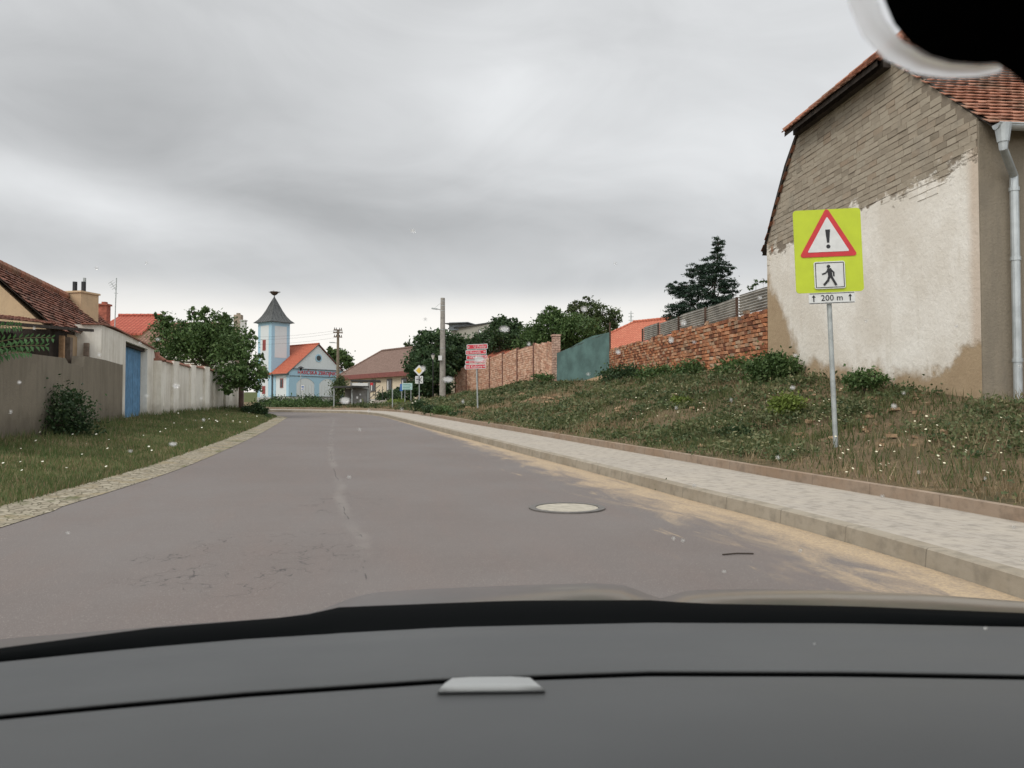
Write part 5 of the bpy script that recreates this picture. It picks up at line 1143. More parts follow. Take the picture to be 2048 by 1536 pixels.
for z in (.2, .5, .8): c = a_.lerp(t_, z); mb.box(c, (1.6, .2, .15))
mb.build('lattice', M_galv, mt)

# ------------------------------------------------------------------ vegetation
def rand_dirs(n):
    v = rng.normal(size=(n, 3)); return v / np.linalg.norm(v, axis=1, keepdims=True)
def leaf_quads(C, size, aspect=0.55, droop=0.3):
    n = len(C); a = rand_dirs(n); a[:, 2] -= droop; a /= np.linalg.norm(a, axis=1, keepdims=True)
    b = np.cross(a, rand_dirs(n)); b /= np.linalg.norm(b, axis=1, keepdims=True) + 1e-9
    s = size * rng.uniform(.6, 1.35, (n, 1)); a = a * s; b = b * s * aspect
    return np.stack([C - a * .5, C + b * .5 - a * .08, C + a * .5, C - b * .5 - a * .08], axis=1)
def blob_points(blobs, n, clump=0.22, per=16, hollow=0.55, zs=.75):
    vol = np.array([b[1][0] * b[1][1] * b[1][2] for b in blobs]) ** (2 / 3.); vol = vol / vol.sum(); out = []
    for (c, r), w in zip(blobs, vol):
        m = max(4, int(n * w / per)); d = rand_dirs(m); rad = hollow + (1.06 - hollow) * rng.uniform(0, 1, (m, 1)) ** .6
        cc = np.array(c) + d * rad * np.array(r); sz = rng.uniform(.6, 1.4, (m, 1)) * clump * float(np.mean(r))
        pts = np.repeat(cc, per, axis=0) + rng.normal(size=(m * per, 3)) * np.repeat(sz, per, axis=0) * np.array([1, 1, zs]); out.append(pts)
    return np.concatenate(out)
def tree(name, label, base, blobs, n, leaf, mat, trunk_r=.12, per=16, clump=.22, cat='tree', group=None, hollow=.5, aspect=.55, limbs=True, barkm=None, zs=.75):
    base = Vector(base); t = thing(name, base, label, cat, group)
    mb = MB(); top = Vector(blobs[0][0]); 
    ctr = [Vector(b[0]) for b in blobs]; mid = base.lerp(top, .45) + Vector((rnd.uniform(-.1, .1), 0, 0))
    mb.tube([base + Vector((0, 0, -.3)), mid, top], [trunk_r * 1.2, trunk_r * .8, trunk_r * .35], 8)
    if limbs:
        for c, r in blobs[1:]:
            c = Vector(c); s = base.lerp(top, rnd.uniform(.35, .75)); m2 = s.lerp(c, .5) + Vector((0, 0, -.1 * r[2])); mb.tube([s, m2, c], [trunk_r * .5, trunk_r * .3, trunk_r * .1], 6)
        for c, r in blobs:
            for _ in range(7):
                c = Vector(c); dd = rand_dirs(1)[0]; e_ = c + Vector((dd[0] * r[0], dd[1] * r[1], abs(dd[2]) * r[2])) * .85; mb.tube([c, c.lerp(e_, .5) + Vector((0, 0, .04)), e_], [trunk_r * .22, trunk_r * .12, trunk_r * .04], 4)
    mb.build('trunk', barkm or M_bark, t)
    C = blob_points(blobs, n, clump, per, hollow, zs); npmesh('crown', leaf_quads(C, leaf, aspect), 4, mat, t); return t
L_mid = leafmat('mid_green_leaves', (0.045, 0.085, 0.025), (0.08, 0.14, 0.042), (0.15, 0.215, 0.08))
L_dark = leafmat('dark_green_leaves', (0.024, 0.05, 0.02), (0.045, 0.085, 0.032), (0.085, 0.13, 0.05))
L_airy = leafmat('olive_leaves', (0.04, 0.06, 0.022), (0.07, 0.10, 0.035), (0.12, 0.16, 0.06))
L_pine = leafmat('blue_green_needles', (0.014, 0.032, 0.02), (0.028, 0.055, 0.035), (0.045, 0.075, 0.045), .1)
L_yel = leafmat('yellow_green_leaves', (0.12, 0.17, 0.03), (0.18, 0.24, 0.05), (0.24, 0.30, 0.08), .3)
L_fern = leafmat('fresh_green_leaves', (0.05, 0.12, 0.04), (0.08, 0.17, 0.06), (0.10, 0.20, 0.08), .3)
def BP(px, py, Y, rx, rz, ry=None):   # blob from picture point and pixel radii
    k = Y / F; return (tuple(P(px, py, Y)), (rx * k, (ry or (rx + rz) / 2) * k, rz * k))
# big tree over the garden wall
Yt = 41.0
tree('tree', 'leafy green tree leaning over the far half of the white garden wall', (P(432, 815, 42).x, 42, 1.2),
     [BP(405, 690, 41.5, 62, 44), BP(350, 672, 41, 42, 34), BP(440, 665, 41.5, 44, 36), BP(335, 720, 42.5, 28, 24), BP(470, 700, 40.5, 40, 34), BP(500, 735, 40, 32, 30), BP(460, 750, 39.5, 34, 30), BP(385, 628, 41.2, 9, 14), BP(408, 632, 41, 13, 18), BP(330, 640, 41, 20, 14), BP(447, 640, 41, 12, 15),
      BP(523, 752, 39.5, 15, 18), BP(452, 780, 39, 13, 12), BP(500, 770, 39.8, 22, 14), BP(312, 632, 41, 10, 7), BP(498, 672, 41, 16, 10)],
     20000, .16, L_mid, .13, 30, .17, hollow=.25)
# trees far centre and right
tree('tree', 'round green tree behind the power pole, between fire station and cream house', (P(680, 800, 108).x, 108, 2), [BP(672, 712, 108, 14, 16), BP(684, 722, 108, 16, 20), BP(663, 702, 108, 8, 8), BP(697, 730, 108, 7, 12)], 2600, .36, L_mid, .25)
tree('tree', 'broad dark tree mass between the cream house and the concrete pole', (P(860, 800, 72).x, 72, 2.2), [BP(868, 700, 72, 42, 36), BP(850, 735, 70, 36, 36), BP(905, 710, 74, 36, 38), BP(840, 770, 68, 24, 28), BP(880, 760, 70, 30, 28), BP(850, 675, 73, 20, 14), BP(925, 735, 76, 26, 26), BP(885, 672, 74, 22, 12), BP(812, 790, 66, 22, 20)], 17000, .32, L_dark, .3, 34, .16)
tree('tree', 'small pale tree top showing over the ridge of the cream house', (P(815, 760, 110).x, 110, 2), [BP(815, 690, 110, 6, 6), BP(822, 694, 110, 8, 5)], 400, .3, L_airy, .2)
tree('tree', 'dark tree with loose top in front of the plain grey house', (P(985, 760, 84).x, 84, 2.8), [BP(1005, 672, 84, 34, 32), BP(1002, 645, 84, 17, 13), BP(1028, 650, 84, 16, 13), BP(975, 690, 86, 26, 24), BP(945, 700, 88, 26, 22), BP(955, 680, 88, 14, 10), BP(1040, 690, 83, 24, 26)], 11000, .28, L_dark, .3, 34, .16)
tree('sumac_tree', 'dense sumac tree with drooping leaves behind the pink panel fence', (P(1110, 760, 60).x, 60, 2.9), [BP(1105, 665, 60, 44, 34), BP(1070, 680, 60, 34, 28), BP(1150, 660, 60, 42, 34), BP(1100, 632, 60, 22, 16), BP(1185, 680, 60, 24, 26), BP(1045, 695, 61, 22, 20), BP(1130, 700, 61, 50, 24), BP(1100, 618, 60, 10, 7)], 20000, .27, L_mid, .2, 34, .16, aspect=.35)
tree('tree', 'tall airy tree with see-through crown behind the sumac tree', (P(1180, 760, 74).x, 74, 2.9), [BP(1175, 625, 74, 34, 24), BP(1205, 632, 74, 32, 24), BP(1150, 615, 74, 20, 16), BP(1225, 640, 74, 18, 20), BP(1190, 655, 74, 34, 22), BP(1172, 601, 74, 12, 9)], 6500, .22, L_airy, .16, 26, .13)
# pine: tiers of drooping branches
def pine(base, H, spread, label):
    base = Vector(base); t = thing('pine_tree', base, label, 'tree'); mb = MB(); mb.tube([base + Vector((0, 0, -.3)), base + Vector((0, 0, H * .5)), base + Vector((.05, 0, H))], [.2, .13, .02], 8)
    C = []
    lv = 34
    for i in range(lv):
        f = i / (lv - 1); z = H * (.12 + .87 * f); L = spread * (1.02 - f) ** .72 * rnd.uniform(.6, 1.2)
        for k in range(5):
            a = rnd.uniform(0, 6.28); d = Vector((math.cos(a), math.sin(a), 0)); s = base + Vector((0, 0, z)); e_ = s + d * L + Vector((0, 0, rnd.uniform(-.02, .22) * L))
            mb.tube([s, s.lerp(e_, .6) + Vector((0, 0, -.06 * L)), e_], [.04, .025, .008], 4)
            m = int(26 * L / spread) + 8
            for j in range(m):
                u = .25 + .78 * (rnd.random() ** .7); p = s.lerp(e_, u); w = .12 + .16 * L * (1 - abs(u - .7)); C += [(p.x + rnd.gauss(0, w), p.y + rnd.gauss(0, w), p.z + rnd.gauss(0, .07))] * 1
    mb.build('trunk', M_bark, t); C = np.array(C); C = np.repeat(C, 9, axis=0) + rng.normal(size=(len(C) * 9, 3)) * .09
    npmesh('crown', leaf_quads(C, .20, .22, -.1), 4, L_pine, t)
tree('pine_tree', 'dark uneven pine tree standing behind the sheet fence', (P(1412, 700, 44).x, 44, 2.7),
     [BP(1437,493,44,14,22), BP(1428,527,44,26,18), BP(1450,540,44,18,16), BP(1396,545,44,26,18), BP(1420,560,44,39,18), BP(1452,580,44,21,21), BP(1362,578,44,34,13), BP(1345,572,44,13,8), BP(1400,590,44,44,18), BP(1440,608,44,34,21), BP(1366,616,44,39,17), BP(1405,632,44,55,21), BP(1352,640,44,26,18), BP(1455,632,44,21,18)], 26000, .19, L_pine, .09, 46, .16, hollow=.15, aspect=.22, zs=.32)
tree('sapling', 'thin leafy twigs rising beside the top of the sheet fence near the old house', (P(1515, 640, 30).x, 30, 2.5), [BP(1512, 566, 30, 10, 5), BP(1528, 560, 30, 8, 5), BP(1500, 575, 30, 6, 4)], 130, .09, L_mid, .02)
# hedges and shrubs
def shrub(name, label, px, py, Y, rx, rz, n, leaf, mat, cat='shrub', group=None, base=None, extra=()):
    q = P(px, py + rz * .9, Y); z = base if base is not None else q.z
    return tree(name, label, (q.x, Y, z), [BP(px, py, Y, rx, rz)] + [BP(px + a * rx, py - b * rz, Y + c, rx * d_, rz * d_) for a, b, c, d_ in ((-.5, .3, .2, .5), (.5, .2, -.2, .55), (.1, .6, 0, .5), *extra)], n, leaf, mat, .03, 10, .28, cat, group)
shrub('hedge', 'low dark hedge along the left end of the fire station', 555, 808, 66, 34, 9, 2200, .16, L_dark, 'hedge')
shrub('hedge', 'fuller hedge clump below the two garage arches', 620, 807, 64, 28, 11, 2200, .16, L_dark, 'hedge')
shrub('shrub', 'dark bush under the bus shelter roof, left of its panel', 672, 811, 60, 26, 9, 1500, .15, L_dark)
shrub('cypress_shrub', 'tall pale green columnar bush at the foot of the power pole', 679, 785, 80, 12, 32, 3500, .17, L_airy)
shrub('shrub', 'dark roadside bush at the far end of the garden wall', 508, 826, 41, 24, 17, 2400, .12, L_dark)
shrub('shrub', 'lower dark bush beside the road bend on the left', 532, 842, 38.5, 13, 10, 1200, .10, L_dark)
shrub('shrub', 'round dark bush in front of the cream house window', 778, 797, 64, 24, 13, 2400, .15, L_dark)
shrub('shrub', 'yellowish low bush left of the priority sign', 795, 808, 56, 22, 8, 1400, .12, L_yel)
shrub('shrub', 'brownish low plants beside the stairway', 740, 815, 54, 26, 6, 900, .11, L_airy)
shrub('shrub', 'dark leafy bush against the brown yard wall', 122, 828, 18.2, 58, 48, 5200, .075, L_dark, extra=((-.7, -.5, 0, .55), (.8, -.6, .1, .55), (0, -.5, -.1, .8)))
shrub('shrub', 'green bush at the foot of the old house corner beside the brick wall', 1548, 742, 19.5, 52, 30, 4200, .09, L_mid)
shrub('shrub', 'long green bush mound against the middle of the brick wall', 1400, 748, 27, 58, 22, 3600, .10, L_mid)
shrub('shrub', 'green bush mound at the end of the brick wall below the netting', 1245, 752, 36, 46, 16, 2600, .12, L_dark)
shrub('shrub', 'green bush between the house-corner bush and the middle mound at the brick wall', 1478, 742, 23, 44, 20, 2600, .10, L_mid)
shrub('shrub', 'low green bush left of the middle mound at the brick wall', 1322, 752, 31, 44, 16, 2400, .11, L_mid)
shrub('shrub', 'low bush at the wall foot right of the warning sign post', 1730, 762, 15.5, 40, 16, 1500, .07, L_mid)
shrub('shrub', 'low spreading bush under the stone pillar end of the panel fence', 1085, 756, 47, 24, 7, 900, .12, L_mid)
shrub('hedge', 'long low hedge between the road bend and the fire station plinth', 590, 812, 57, 62, 8, 4200, .13, L_mid, 'hedge', extra=((-.8, .1, .2, .6), (.8, .0, .2, .6)))
shrub('shrub', 'yellow-green round bush on the bank below the old house', 1572, 812, 15.5, 32, 20, 1900, .065, L_yel)
shrub('shrub', 'small yellow-green bush in the middle of the bank', 1362, 806, 20, 20, 12, 900, .07, L_yel)
shrub('shrub', 'bright green bush low on the bank beside the kerb', 1100, 842, 27, 30, 13, 1800, .09, L_fern)
shrub('shrub', 'dark green bush low on the bank right of the bright one', 1175, 850, 23, 26, 13, 1700, .08, L_mid)
for k, (px, py, Y, rx, rz) in enumerate(((838, 812, 43, 18, 10), (862, 820, 39.5, 18, 9), (888, 824, 37, 20, 10), (918, 830, 34.5, 16, 7))):
    shrub('rose_bush', ['rose bush with white blooms under the priority sign', 'second rose bush from the priority sign, without blooms', 'light green rose bush left of the red street signs', 'low rose bush with red blooms at the kerb before the red signs'][k], px, py, Y, rx, rz, 1600, .085, [L_dark, L_dark, L_mid, L_dark][k], 'rose bush', 'rose bushes along the kerb')
shrub('rose_bush', 'rose bush with bright red blooms at the foot of the red street signs', 962, 836, 33, 24, 8, 1500, .08, L_dark, 'rose bush', 'rose bushes along the kerb')
shrub('rose_bush', 'dark flowerless rose bush right of the red-blooming one', 1010, 846, 29.5, 26, 10, 1800, .08, L_dark, 'rose bush', 'rose bushes along the kerb')
shrub('rose_bush', 'dark bush with a pink bloom low on the bank left of the warning sign', 1480, 880, 15.2, 40, 24, 2300, .06, L_dark, 'rose bush', 'rose bushes along the kerb')
shrub('rose_bush', 'dark low bush between the pink bloom and the bright bush', 1375, 868, 17.5, 30, 17, 1900, .06, L_dark, 'rose bush', 'rose bushes along the kerb')
M_pet = plain('red_petals', (.55, .03, .04), .7, 0, .3, 20); M_pink = plain('pink_petals', (.60, .25, .20), .7, 0, .2, 20); M_petw = plain('white_petals', (.62, .60, .50), .7, 0, .1, 20)
def bloom(px, py, Y, r, mat, label, w=1):
    c = P(px, py, Y); mb = MB()
    for i in range(14):
        a = rnd.uniform(0, 6.28); e_ = rnd.uniform(-.4, 1.3); d = Vector((math.cos(a) * math.cos(e_) * w, math.sin(a) * math.cos(e_), math.sin(e_))); s = d.cross(Vector((0, 0, 1))).normalized() * r * .5; u = d.cross(s).normalized() * r * .45
        o = c + d * r * .6; mb.add([o - s, o - u, o + s, o + u], [(0, 1, 2, 3)])
    mb.lathe(c - Vector((0, 0, r * .5)), [(r * .2, 0), (r * .6, r * .4), (r * .5, r * .8), (r * .1, r)], 8)
    return tag(mb.build('rose_bloom', mat), label, 'flower', 'rose blooms')
bloom(935, 834, 33.2, .08, M_pet, 'small red rose bloom at the kerb left of the red sign post'); bloom(963, 829, 32.5, .10, M_pet, 'largest bright red rose bloom right of the red sign post'); bloom(976, 832.5, 32.3, .07, M_pink, 'pink rose bloom just right of the bright red one'); bloom(1527, 878, 14.8, .045, M_pink, 'single salmon bloom low on the bank left of the warning sign', 1.6)
bloom(825, 806, 42.5, .06, M_petw, 'left white rose bloom under the priority sign'); bloom(831, 803, 42.5, .055, M_petw, 'right white rose bloom under the priority sign')
# sumac fronds reaching over the brown yard wall
M_stem = plain('green_stem', (.10, .09, .04), .8)
fr = thing('sumac_sapling', (P(-30, 720, 15).x, 15.2, .8), 'sumac sapling with feathery fronds over the yard wall at the left edge', 'sapling')
mb = MB(); root = P(-40, 720, 15); LV = []
for (pa, pb_, sag) in (((-30, 690), (105, 676), -6), ((-30, 700), (92, 692), -4), ((-30, 665), (42, 652), -5), ((-30, 720), (60, 705), -6)):
    a, b = P(pa[0], pa[1], 15.0), P(pb_[0], pb_[1], 15.6 + rnd.uniform(-.3, .3)); pts = []
    for i in range(13):
        t = i / 12; p = a.lerp(b, t); p.z += (-sag * 15 / F) * 4 * t * (1 - t); pts.append(p)
        if i > 1:
            for s_ in (-1, 1):
                d = (b - a).normalized(); l = Vector((d.x * .45, .35 * rnd.uniform(-1, 1), s_ * .7)).normalized() * .16 * (1.1 - .5 * t); w = d * .028
                LV.append([p - w * .5, p + l * .4 + w, p + l + Vector((0, 0, -.02)), p + l * .4 - w])
    mb.tube(pts, .008, 4)
mb.tube([root + Vector((0, 0, -1.4)), root + Vector((0, 0, .4)), root + Vector((.1, 0, .9))], [.04, .03, .01], 6); mb.build('stem', M_stem, fr); npmesh('fronds', np.array([[tuple(v) for v in l] for l in LV]), 4, L_fern, fr)

# ground cover (uncountable)
def blades(n, sampler, hmin, hmax, w, seed):
    r = np.random.default_rng(seed); V = np.zeros((n, 3, 3)); i = 0
    P0 = sampler(n, r); h = r.uniform(hmin, hmax, n) * P0[:, 3]; a = r.uniform(0, 6.283, n); l = r.uniform(.1, .7, n) * h
    ww_ = w * (0.6 + P0[:, 1] / 22.0)
    sx, sy = np.cos(a) * ww_, np.sin(a) * ww_; b = r.uniform(0, 6.283, n)
    V[:, 0] = P0[:, :3] + np.stack([sx, sy, np.full(n, -.02)], 1); V[:, 1] = P0[:, :3] + np.stack([-sx, -sy, np.full(n, -.02)], 1); V[:, 2] = P0[:, :3] + np.stack([np.cos(b) * l, np.sin(b) * l, h], 1)
    return V
def bank_sampler(dens):
    def s(n, r):
        out = []
        while len(out) < n:
            Y = 3.5 + 66 * r.random() ** 1.9; k = lineX(K2, Y) + .02 if Y < 56 else -16; w = interp(Y, WRX) - .1; w2 = w if Y > 13 else w + 2.5
            X = k + (w2 - k) * r.random(); d = dens(X, Y)
            if r.random() > d: continue
            z = zbank(X, Y); edge = min(1, .35 + (X - k) / .8); out.append((X, Y, z, edge * (.7 + .6 * d)))
        return np.array(out)
    return s
def d_grass(X, Y): return max(0.04, min(1, .55 + 1.3 * n2(X, Y, .45) + .5 * n2(X, Y, 1.9)))
def d_dry(X, Y): return max(0.0, min(1, .45 - 1.5 * n2(X, Y, .45) + .5 * n2(X + 4, Y, 1.2)))
G_green = leafmat('grass_blades', (0.065, 0.095, 0.033), (0.115, 0.135, 0.05), (0.20, 0.19, 0.085), .3)
G_dry = leafmat('dry_grass_blades', (0.17, 0.13, 0.07), (0.27, 0.20, 0.115), (0.40, 0.32, 0.20), .25)
G_turf = leafmat('turf_blades', (0.075, 0.125, 0.04), (0.125, 0.16, 0.055), (0.22, 0.20, 0.10), .3)
tag(npmesh('bank_grass', blades(30000, bank_sampler(d_grass), .05, .20, .008, 1), 3, G_green), 'rough green grass covering the bank on the right', 'grass', kind='stuff')
tag(npmesh('dry_grass', blades(28000, bank_sampler(d_dry), .05, .24, .007, 2), 3, G_dry), 'dry straw-coloured grass between the weeds of the bank', 'grass', kind='stuff')
# weeds: leafy clumps
r_ = np.random.default_rng(5); C = []; tries = 0
while len(C) < 1750 and tries < 20000:
    tries += 1; Y = 7 + 50 * r_.random() ** 1.5; k = lineX(K2, Y) + .15; w = interp(Y, WRX) - .1
    X = k + (w - k) * r_.random() ** .85
    if r_.random() < .5 + 1.5 * n2(X + 3, Y, .5): C.append((X, Y, zbank(X, Y), r_.uniform(.06, .17) * (1.9 if r_.random() < .16 else 1)))
def weedmesh(name, CC, mat, label):
    pts = []
    for X, Y, z, s_ in CC:
        m = int(16 + 170 * s_); g_ = r_.normal(size=(m, 3)) * np.array([s_, s_, s_ * .5]); g_[:, 2] = np.abs(g_[:, 2]) + .03; pts.append(g_ + np.array([X, Y, z]))
    pts = np.concatenate(pts); sz = .030 + pts[:, 1] * .0030; q4 = leaf_quads(pts, 1.0, .5, 0); cen = q4.mean(axis=1, keepdims=True); q4 = cen + (q4 - cen) * sz[:, None, None]
    return tag(npmesh(name, q4, 4, mat), label, 'weeds', kind='stuff')
weedmesh('weeds', [c for i, c in enumerate(C) if i % 5 < 3], leafmat('weed_leaves', (0.045, 0.075, 0.03), (0.10, 0.13, 0.05), (0.15, 0.16, 0.075), .25), 'dark leafy weeds scattered over the bank on the right')
weedmesh('pale_weeds', [c for i, c in enumerate(C) if i % 5 >= 3], leafmat('pale_weed_leaves', (0.10, 0.13, 0.055), (0.17, 0.18, 0.085), (0.27, 0.24, 0.13), .3), 'pale yellow-green weeds mixed over the bank on the right')
def verge_sampler(n, r):
    out = []
    while len(out) < n:
        Y = 6.5 + 38 * r.random() ** 1.6; l = lineX(GUT, Y) - .0; w = interp(Y, WLX) + .1; t = r.random(); X = l + (w - l) * t
        if r.random() > max(.2, .7 + 1.2 * n2(X, Y, .6)): continue
        out.append((X, Y, zleft(X, Y), .45 + .5 * t + (.8 if t > .93 else 0) + (.35 if t < .12 else 0)))
    return np.array(out)
tag(npmesh('verge_grass', blades(52000, verge_sampler, .04, .16, .007, 3), 3, G_turf), 'short green and yellowing grass on the left verge', 'grass', kind='stuff')
def verge_dry(n, r):
    q = verge_sampler(n, r); return q[(np.array([n2(a, b, .9) for a, b in q[:, :2]]) < .05)] if False else q
tag(npmesh('verge_straw', blades(15000, verge_sampler, .03, .13, .007, 4), 3, G_dry), 'dry blades mixed into the grass of the left verge', 'grass', kind='stuff')
# daisies
def flowers(pos, r, mat, name, label):
    V = []
    for p in pos:
        p = Vector(p); a = rnd.uniform(0, 6.28); tl_ = Vector((rnd.uniform(-.35, .35), rnd.uniform(-.8, -.1), 1)).normalized(); s = tl_.orthogonal().normalized(); u = tl_.cross(s); rr = r * rnd.uniform(.7, 1.3) * (.8 + p.y / 40)
        V.append([tuple(p + (s * math.cos(a + k * math.pi / 3) + u * math.sin(a + k * math.pi / 3)) * rr) for k in range(6)])
    return tag(npmesh(name, np.array(V), 6, mat), label, 'flowers', kind='stuff')
pos = []
for _ in range(64):
    px = rnd.gauss(1850, 170); py = rnd.gauss(905 + (px - 1700) * .06, 40)
    if not (1540 < px < 2120 and 790 < py < 990): continue
    q = onbank(px, py); 
    if q.y < 20: pos.append(q + Vector((0, 0, rnd.uniform(.12, .24))))
for _ in range(60):
    q = onbank(rnd.uniform(1250, 1700), rnd.uniform(790, 860)); pos.append(q + Vector((0, 0, rnd.uniform(.1, .2))))
flowers(pos, .013, plain('daisy_petals', (.62, .58, .42), .8, 0, .1, 10), 'daisies', 'small white daisies scattered over the bank around the warning sign')
pos = []
for _ in range(38):
    px, py = (rnd.uniform(0, 380), rnd.uniform(870, 965)) if rnd.random() < .65 else (rnd.uniform(330, 520), rnd.uniform(828, 870)); q = onleft(px, py)
    if q.x < lineX(GUT, q.y) - .1: pos.append(q + Vector((0, 0, .12)))
flowers(pos, .016, plain('bindweed_petals', (.62, .60, .50), .8, 0, .1, 10), 'bindweed_flowers', 'white bindweed flowers dotted over the left verge')
# bare clods on the bank
mb = MB(); M_clod = plain('dry_clay', (.30, .20, .12), .95, 0, .3, 6, .8, 14)
for _ in range(420):
    px, py = (rnd.gauss(1060, 55), rnd.gauss(785, 18)) if rnd.random() < .45 else (rnd.uniform(900, 1900), rnd.uniform(770, 900)); q = onbank(px, py)
    if q.x > interp(q.y, WRX) - .2 or q.x < lineX(K2, q.y) + .35 or q.y > 46: continue
    s = rnd.uniform(.03, .12) * (.6 + q.y / 45); R0 = Matrix.Rotation(rnd.uniform(0, 6), 3, 'Z') @ Matrix.Rotation(rnd.uniform(-.5, .5), 3, 'X'); mb.box(q + Vector((0, 0, s * .1)), (s * rnd.uniform(1, 2.2), s, s * .5), 0, R0)
tag(mb.build('clods', M_clod), 'clods of dry clay and stones lying on the bank', 'stones', kind='stuff')
# weeds in the kerb joint
mb = []; 
for (px, py) in ((1042, 897), (1195, 942), (1222, 952), (1328, 980), (1290, 966)):
    q = RG(px, py); mb.append(rng.normal(size=(34, 3)) * np.array([.05, .05, .03]) + np.array([q.x, q.y, q.z + .05]))
tag(npmesh('kerb_weeds', leaf_quads(np.concatenate(mb), .05, .4), 4, L_mid), 'tufts of weed growing along the foot of the kerb', 'weeds', kind='stuff')

# ------------------------------------------------------------------ manhole
q = RG(1134, 1017); mh = thing('manhole_cover', q, 'round concrete-filled manhole cover in an iron ring, set in the road', 'manhole cover')
sl_rot = math.atan(.0212); 
def disc(r0, r1, z, h, k=40):
    mb = MB(); vs = []; 
    prof = [(r0, z), (r0, z + h), (r1, z + h), (r1, z)]
    rows = [[q + Vector((r * math.cos(2 * math.pi * j / k), r * math.sin(2 * math.pi * j / k), zz + .0212 * r * math.sin(2 * math.pi * j / k))) for j in range(k + 1)] for r, zz in prof]; mb.grid(rows); return mb
disc(.34, .41, 0, .016).build('ring', plain('cast_iron', (.13, .12, .11), .6, .3, .2, 20), mh); mb = disc(.001, .335, 0, .010); mb.build('lid', plain('lid_concrete', (.36, .33, .27), .85, 0, .15, 12, .4, 50), mh)
# twig on the road
a_, b_ = RG(1445, 1111), RG(1507, 1109); o = MB().tube([a_ + Vector((0, 0, .008)), a_.lerp(b_, .5) + Vector((0, .01, .012)), b_ + Vector((0, 0, .008))], .006, 5).build('twig', M_darkwood); tag(o, 'thin dark twig lying on the asphalt near the sand', 'twig')

# ------------------------------------------------------------------ the car we sit in
car = thing('car', (.25, .6, .9), 'car the view is taken from, with grey dashboard, black cowl, bonnet and mirror', 'car')
def dash_mat(name, c, rough=.55, fine=420):
    m, t, b = new_mat(name); n = N(t); p = n.pos(); col = n.mix(n.step(n.noise(p, 3, 3), .3, .7), tuple(x * .93 for x in c), tuple(x * 1.07 for x in c)); t.links.new(col, b.inputs['Base Color'])
    b.inputs['Roughness'].default_value = rough; b.inputs['Specular IOR Level'].default_value = .35; n.bump(n.noise(p, fine, 2), .25, .0006); return m
M_dash = dash_mat('grained_dashboard', (.067, .070, .071)); M_cowl = plain('black_cowl', (.0015, .002, .0022), .8, spec=.03); M_lid = dash_mat('light_grey_tab', (.30, .31, .31), .5)
pxs = [-500, -250, 0, 250, 500, 700, 900, 1100, 1300, 1500, 1700, 1900, 2048, 2300, 2600]
def yline(px, pts): return interp(px, pts)
L_bandtop = [(-500, 1365), (0, 1296), (300, 1256), (500, 1240), (600, 1232), (680, 1214), (1024, 1201), (1300, 1200), (1400, 1207), (1700, 1212), (2048, 1226), (2600, 1262)]
L_bandbot = [(-500, 1400), (0, 1325), (250, 1302), (500, 1281), (900, 1259), (1300, 1250), (1700, 1250), (2048, 1255), (2600, 1275)]
L_groove = [(-500, 1512), (0, 1435), (250, 1411), (500, 1389), (900, 1362), (1300, 1348), (1700, 1349), (2048, 1355), (2600, 1378)]
DZ = .25
def dpt(px, py, dz=DZ):   # point dz below camera
    d = ray(px, py); return Vector((0, 0, CAMZ)) + d * (-dz / d.z)
pd = [-500 + 62 * i for i in range(51)]
def drow(L, off, dz, dy=0): return [dpt(p, interp(p, L) + off, dz) + Vector((0, dy, 0)) for p in pd]
# upper pad, from lip down to groove
up = [drow(L_bandbot, -12, .275), drow(L_bandbot, -1, .262), drow(L_bandbot, 5, .254), drow(L_bandbot, 18, .2505), drow(L_bandbot, 30, .2525), drow(L_groove, -40, .252), drow(L_groove, -10, .250), drow(L_groove, -4, .2515), drow(L_groove, 0, .258), drow(L_groove, 4, .262)]
MB().grid(up).build('dashboard_top', M_dash, car, smooth=True)
lo = [drow(L_groove, 3, .262), drow(L_groove, 5.5, .2535), drow(L_groove, 9, .250), drow(L_groove, 20, .2485), drow(L_groove, 24, .2445), drow(L_groove, 60, .243), drow(L_groove, 130, .242), drow(L_groove, 260, .245), drow(L_groove, 420, .262), drow(L_groove, 600, .30)]
MB().grid(lo).build('dashboard', M_dash, car, smooth=True)
cw = [drow(L_bandtop, 0, .262), drow(L_bandtop, 10, .258), drow(L_bandtop, 30, .262), drow(L_bandbot, 6, .268)]
MB().grid(cw).build('cowl', M_cowl, car, smooth=True)
# pale tab in the groove
tb = [[dpt(p, y, z) for p, y in r_] for r_, z in ((((905, 1356), (940, 1354), (1020, 1353), (1060, 1355)), .2440), (((890, 1366), (935, 1365), (1025, 1365), (1073, 1366)), .2415), (((875, 1383), (930, 1382), (1035, 1381), (1090, 1380)), .2405), (((875, 1389), (930, 1388), (1035, 1387), (1090, 1386)), .2475))]
MB().grid(tb).build('sensor_cover', M_lid, car, smooth=True)
# bonnet
def car_paint():
    m, t, b = new_mat('bonnet_paint'); b.inputs['Base Color'].default_value = (.16, .165, .175, 1); b.inputs['Metallic'].default_value = .6; b.inputs['Roughness'].default_value = .32; b.inputs['Coat Weight'].default_value = .6; b.inputs['Coat Roughness'].default_value = .08
    n = N(t); c = n.mix(n.noise(n.pos(), 5, 3), (.055, .06, .068), (.075, .08, .09)); t.links.new(c, b.inputs['Base Color']); return m
L_bon = [(-500, 1330), (0, 1278), (200, 1262), (400, 1246), (560, 1236), (640, 1222), (690, 1200), (740, 1186), (850, 1178), (1050, 1170), (1180, 1166), (1250, 1170), (1290, 1186), (1320, 1197), (1345, 1190), (1380, 1180), (1500, 1178), (1650, 1180), (1850, 1188), (2048, 1203), (2300, 1230), (2600, 1270)]
def bpt(px, py, Y): return P(px, py, Y)
pb2 = [-500 + 26 * i for i in range(121)]
